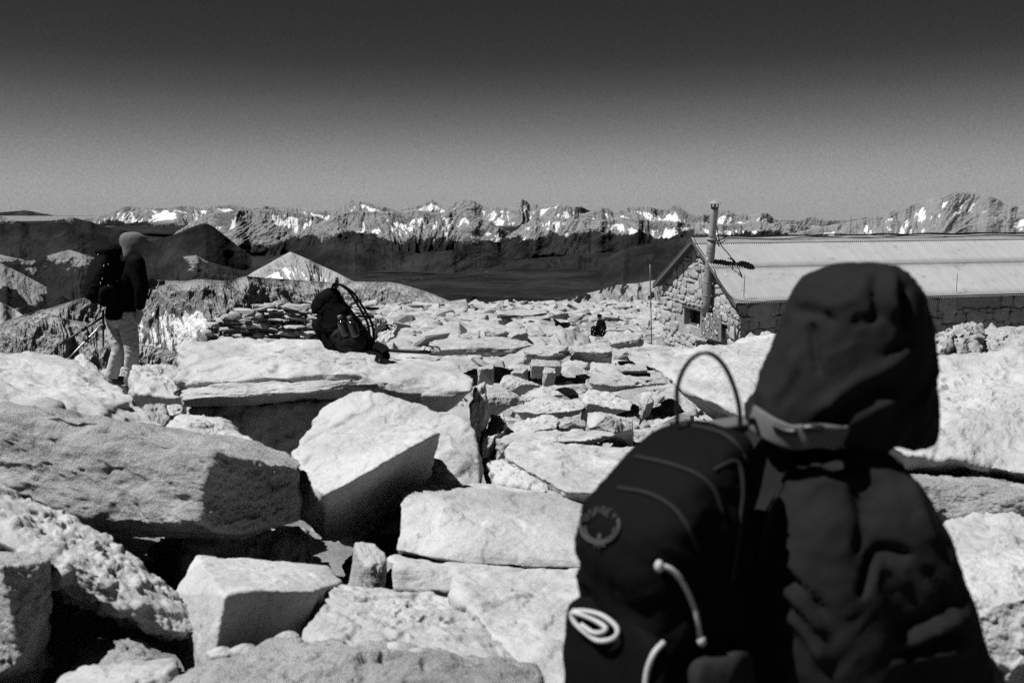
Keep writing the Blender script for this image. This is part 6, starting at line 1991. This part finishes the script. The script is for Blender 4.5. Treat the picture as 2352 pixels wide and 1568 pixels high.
for q, (pp) in enumerate([[(866, 800), (872, 815), (868, 832), (873, 838)], [(878, 803), (888, 818), (884, 828), (892, 838), (882, 853)], [(860, 792), (880, 800), (886, 808)]]):
    ribbon('hip_belt', [at(x, y, 6.60 - .03 * i) for i, (x, y) in enumerate(pp)], [.055, .05, .06][q], nrm((0.8, 0.1, 0.35)), M_packf, pk3, .014)
ribbon('webbing', [at(866, 836, 6.45), at(872, 826, 6.45), at(880, 832, 6.45), at(884, 842, 6.44), at(878, 848, 6.44)], .018, nrm((0.3, 0.3, 0.8)), M_buckle, pk3, .004)
# water bottles: own things, tucked into the pocket
for q, (x, y, lab) in enumerate([(786, 748, 'left of the two water bottles in the resting backpack\'s side pocket'), (808, 750, 'right of the two water bottles in the resting backpack\'s side pocket')]):
    b0 = at(x + 9, y + 24, 6.80); b1 = at(x - 4, y - 16, 6.80); d = nrm(b1 - b0); L_ = np.linalg.norm(b1 - b0)
    br = empty('water_bottle', b0); tag(br, lab, 'bottle', 'water bottles in the resting pack')
    V, F = limb([b0, b0 + d * .01, b0 + d * L_ * .5, b0 + d * L_ * .8, b0 + d * L_ * .92, b1], [.028, .034, .034, .032, .018, .015], n=18, k=4)
    centred('bottle_body', V, F, plain('bottle_plastic', 0.012, 0.08, spec=0.9), br)
    V, F = limb([b1 - d * .004, b1 + d * .026], [.018, .017], n=16, k=2); centred('bottle_cap', V, F, plain('bottle_cap_plastic', 0.07, 0.4), br)
# trekking poles lying to the right of it
tp = empty('trekking_poles', at(900, 812, 6.75)); tag(tp, 'trekking poles lying right of the resting pack, wrist loops showing', 'trekking poles')
for q in range(2):
    a, b = at(862, 800 + 3 * q, 6.82), at(982 + 8 * q, 808 + 1.5 * q, 6.78)
    V, F = limb([a, (a + b) / 2 - UPV * .004, b], [.008, .009, .013], n=10, k=3); centred('shaft', V, F, M_carbon, tp)
    cx_, cy_, rx_ = (985, 804, 11) if q == 0 else (1000, 806, 12)
    P = [at(cx_ + rx_ * math.cos(t) * 0.9, cy_ - rx_ * .8 * math.sin(t) - 1, 6.76 + .02 * math.sin(t)) for t in np.linspace(0, 2 * PI, 12)]
    ribbon('wrist_loop', P, .018, nrm((0.2, 1, .2)), M_carbon, tp, .004, k=3)

# ------------------------------------------------------------------ seated hiker by the hut, and one on the far rim
D3 = 41.0
SF = nrm((0.15, 0.99, 0)); SRt = np.array([SF[1], -SF[0], 0])
bz = at(1376, 772, D3)
pv = bz + UPV * .14
J3 = dict(pelvis=pv, chest=pv + UPV * .30 + SF * .02, neck=pv + UPV * .50 + SF * .05, head=pv + UPV * .64 + SF * .08)
for k, sg in (('r', 1), ('l', -1)):
    J3['sh_' + k] = J3['neck'] + SRt * sg * .17 - UPV * .09
    J3['el_' + k] = J3['sh_' + k] + SRt * sg * .05 - UPV * .24 + SF * .12
    J3['wr_' + k] = J3['el_' + k] + SF * .22 - SRt * sg * .06
    J3['hip_' + k] = pv + SRt * sg * .09
    J3['kn_' + k] = pv + SRt * sg * .14 + SF * .42 + UPV * .16
    J3['an_' + k] = pv + SRt * sg * .12 + SF * .62 - UPV * .16
p3 = empty('person', bz)
tag(p3, 'small figure seated among the plates left of the hut, back turned, in a dark jacket', 'person')
make_body(J3, SF, SRt, SF, UPV, p3, voxel=0.010)
garments(J3, SF, SRt, p3, M_jacket2, M_trs_d, voxel=0.016, amp=0.01, seed=61, hem=0.02)
V, F = loft([(J3['head'] + UPV * .135, SRt * .05, SF * .05), (J3['head'] + UPV * .115, SRt * .09, SF * .105), (J3['head'] + UPV * .05, SRt * .10, SF * .12), (J3['head'] + UPV * .035, SRt * .105, SF * .125)], n=20, k=3)
centred('cap', V, F, M_jacket2, p3)
for lab, x, dx, sd in (('dark backpack standing left of the seated figure\'s back', 1363, -1, 71), ('dark backpack leaning right of the seated figure\'s back', 1384, 1, 72)):
    b0 = at(x, 774, D3 - .75)
    pk, bg_ = make_pack(lab, b0 + SF * .12, nrm(UPV + SF * .12), SRt, -SF, .24, .44, .20, M_packf, None, sd, voxel=.014, amp=.014)
    for sgn in (-1, 1):
        ribbon('shoulder_strap', [b0 + SF * .12 + UPV * .42 + SRt * sgn * .06, b0 + SF * .20 + UPV * .36 + SRt * sgn * .07, b0 + SF * .20 + UPV * .15 + SRt * sgn * .09, b0 + SF * .13 + UPV * .06 + SRt * sgn * .1], .05, SRt, M_packf, pk, .012)
    bv_ = bvh_of(bg_)
    for ddx, ddy in ((-2, -16), (3, -12), (0, -6)):
        c = cast(bv_, x + ddx, 773 + ddy, .004)
        if c is not None:
            V, F = ball(c, (.014, .008, .022), 8, 6); centred('reflective_tab', V, F, M_reflect, pk)
V, F = rock_verts(np.array([at(1362, 742, D3 - .1), at(1372, 735, D3), at(1374, 745, D3), at(1360, 748, D3), at(1368, 750, D3 - .2), at(1368, 738, D3 + .2)]), 5, 77, low=.02, mid=.01, fine=0)
tag(centred('sun_hat', V, F, plain('white_hat_cloth', 0.3, 0.9)), 'crumpled white sun hat hung on the left pack beside the seated figure', 'hat')

D4 = 98.0
fz = at(1088, 697, D4); fz[2] -= 0.72
FFd = nrm((0.4, 0.9, 0)); FRt = np.array([FFd[1], -FFd[0], 0])
pv = fz + UPV * .92
J4 = dict(pelvis=pv, chest=pv + UPV * .30 + FFd * .04, neck=pv + UPV * .52 + FFd * .10, head=pv + UPV * .67 + FFd * .13)
for k, sg in (('r', 1), ('l', -1)):
    J4['sh_' + k] = J4['neck'] + FRt * sg * .17 - UPV * .09
    J4['el_' + k] = J4['sh_' + k] + FRt * sg * .05 - UPV * .27 + FFd * .04
    J4['wr_' + k] = J4['el_' + k] + FFd * .10 - UPV * .22
    J4['hip_' + k] = pv + FRt * sg * .09 - UPV * .04
    J4['kn_' + k] = J4['hip_' + k] - UPV * .40 + FFd * (.12 if k == 'r' else -.03)
    J4['an_' + k] = J4['kn_' + k] - UPV * .40 - FFd * (.04 if k == 'r' else .14)
p4 = empty('person', fz)
tag(p4, 'tiny distant hiker walking beyond the plateau\'s far rim, only the upper body showing', 'person')
make_body(J4, FFd, FRt, FFd, UPV, p4, voxel=0.014)
garments(J4, FFd, FRt, p4, M_jacket2, M_trs_d, voxel=0.02, amp=0.01, seed=81)
V, F = loft([(J4['head'] + UPV * .135, FRt * .05, FFd * .05), (J4['head'] + UPV * .11, FRt * .09, FFd * .105), (J4['head'] + UPV * .04, FRt * .10, FFd * .12)], n=16, k=3)
centred('cap', V, F, M_jacket2, p4)
make_pack('dark backpack on the tiny distant hiker at the far rim', pv - FFd * .14 + UPV * .02, UPV + FFd * .15, FRt, -FFd, .32, .55, .24, M_packf, None, 83, voxel=.02, amp=.01)
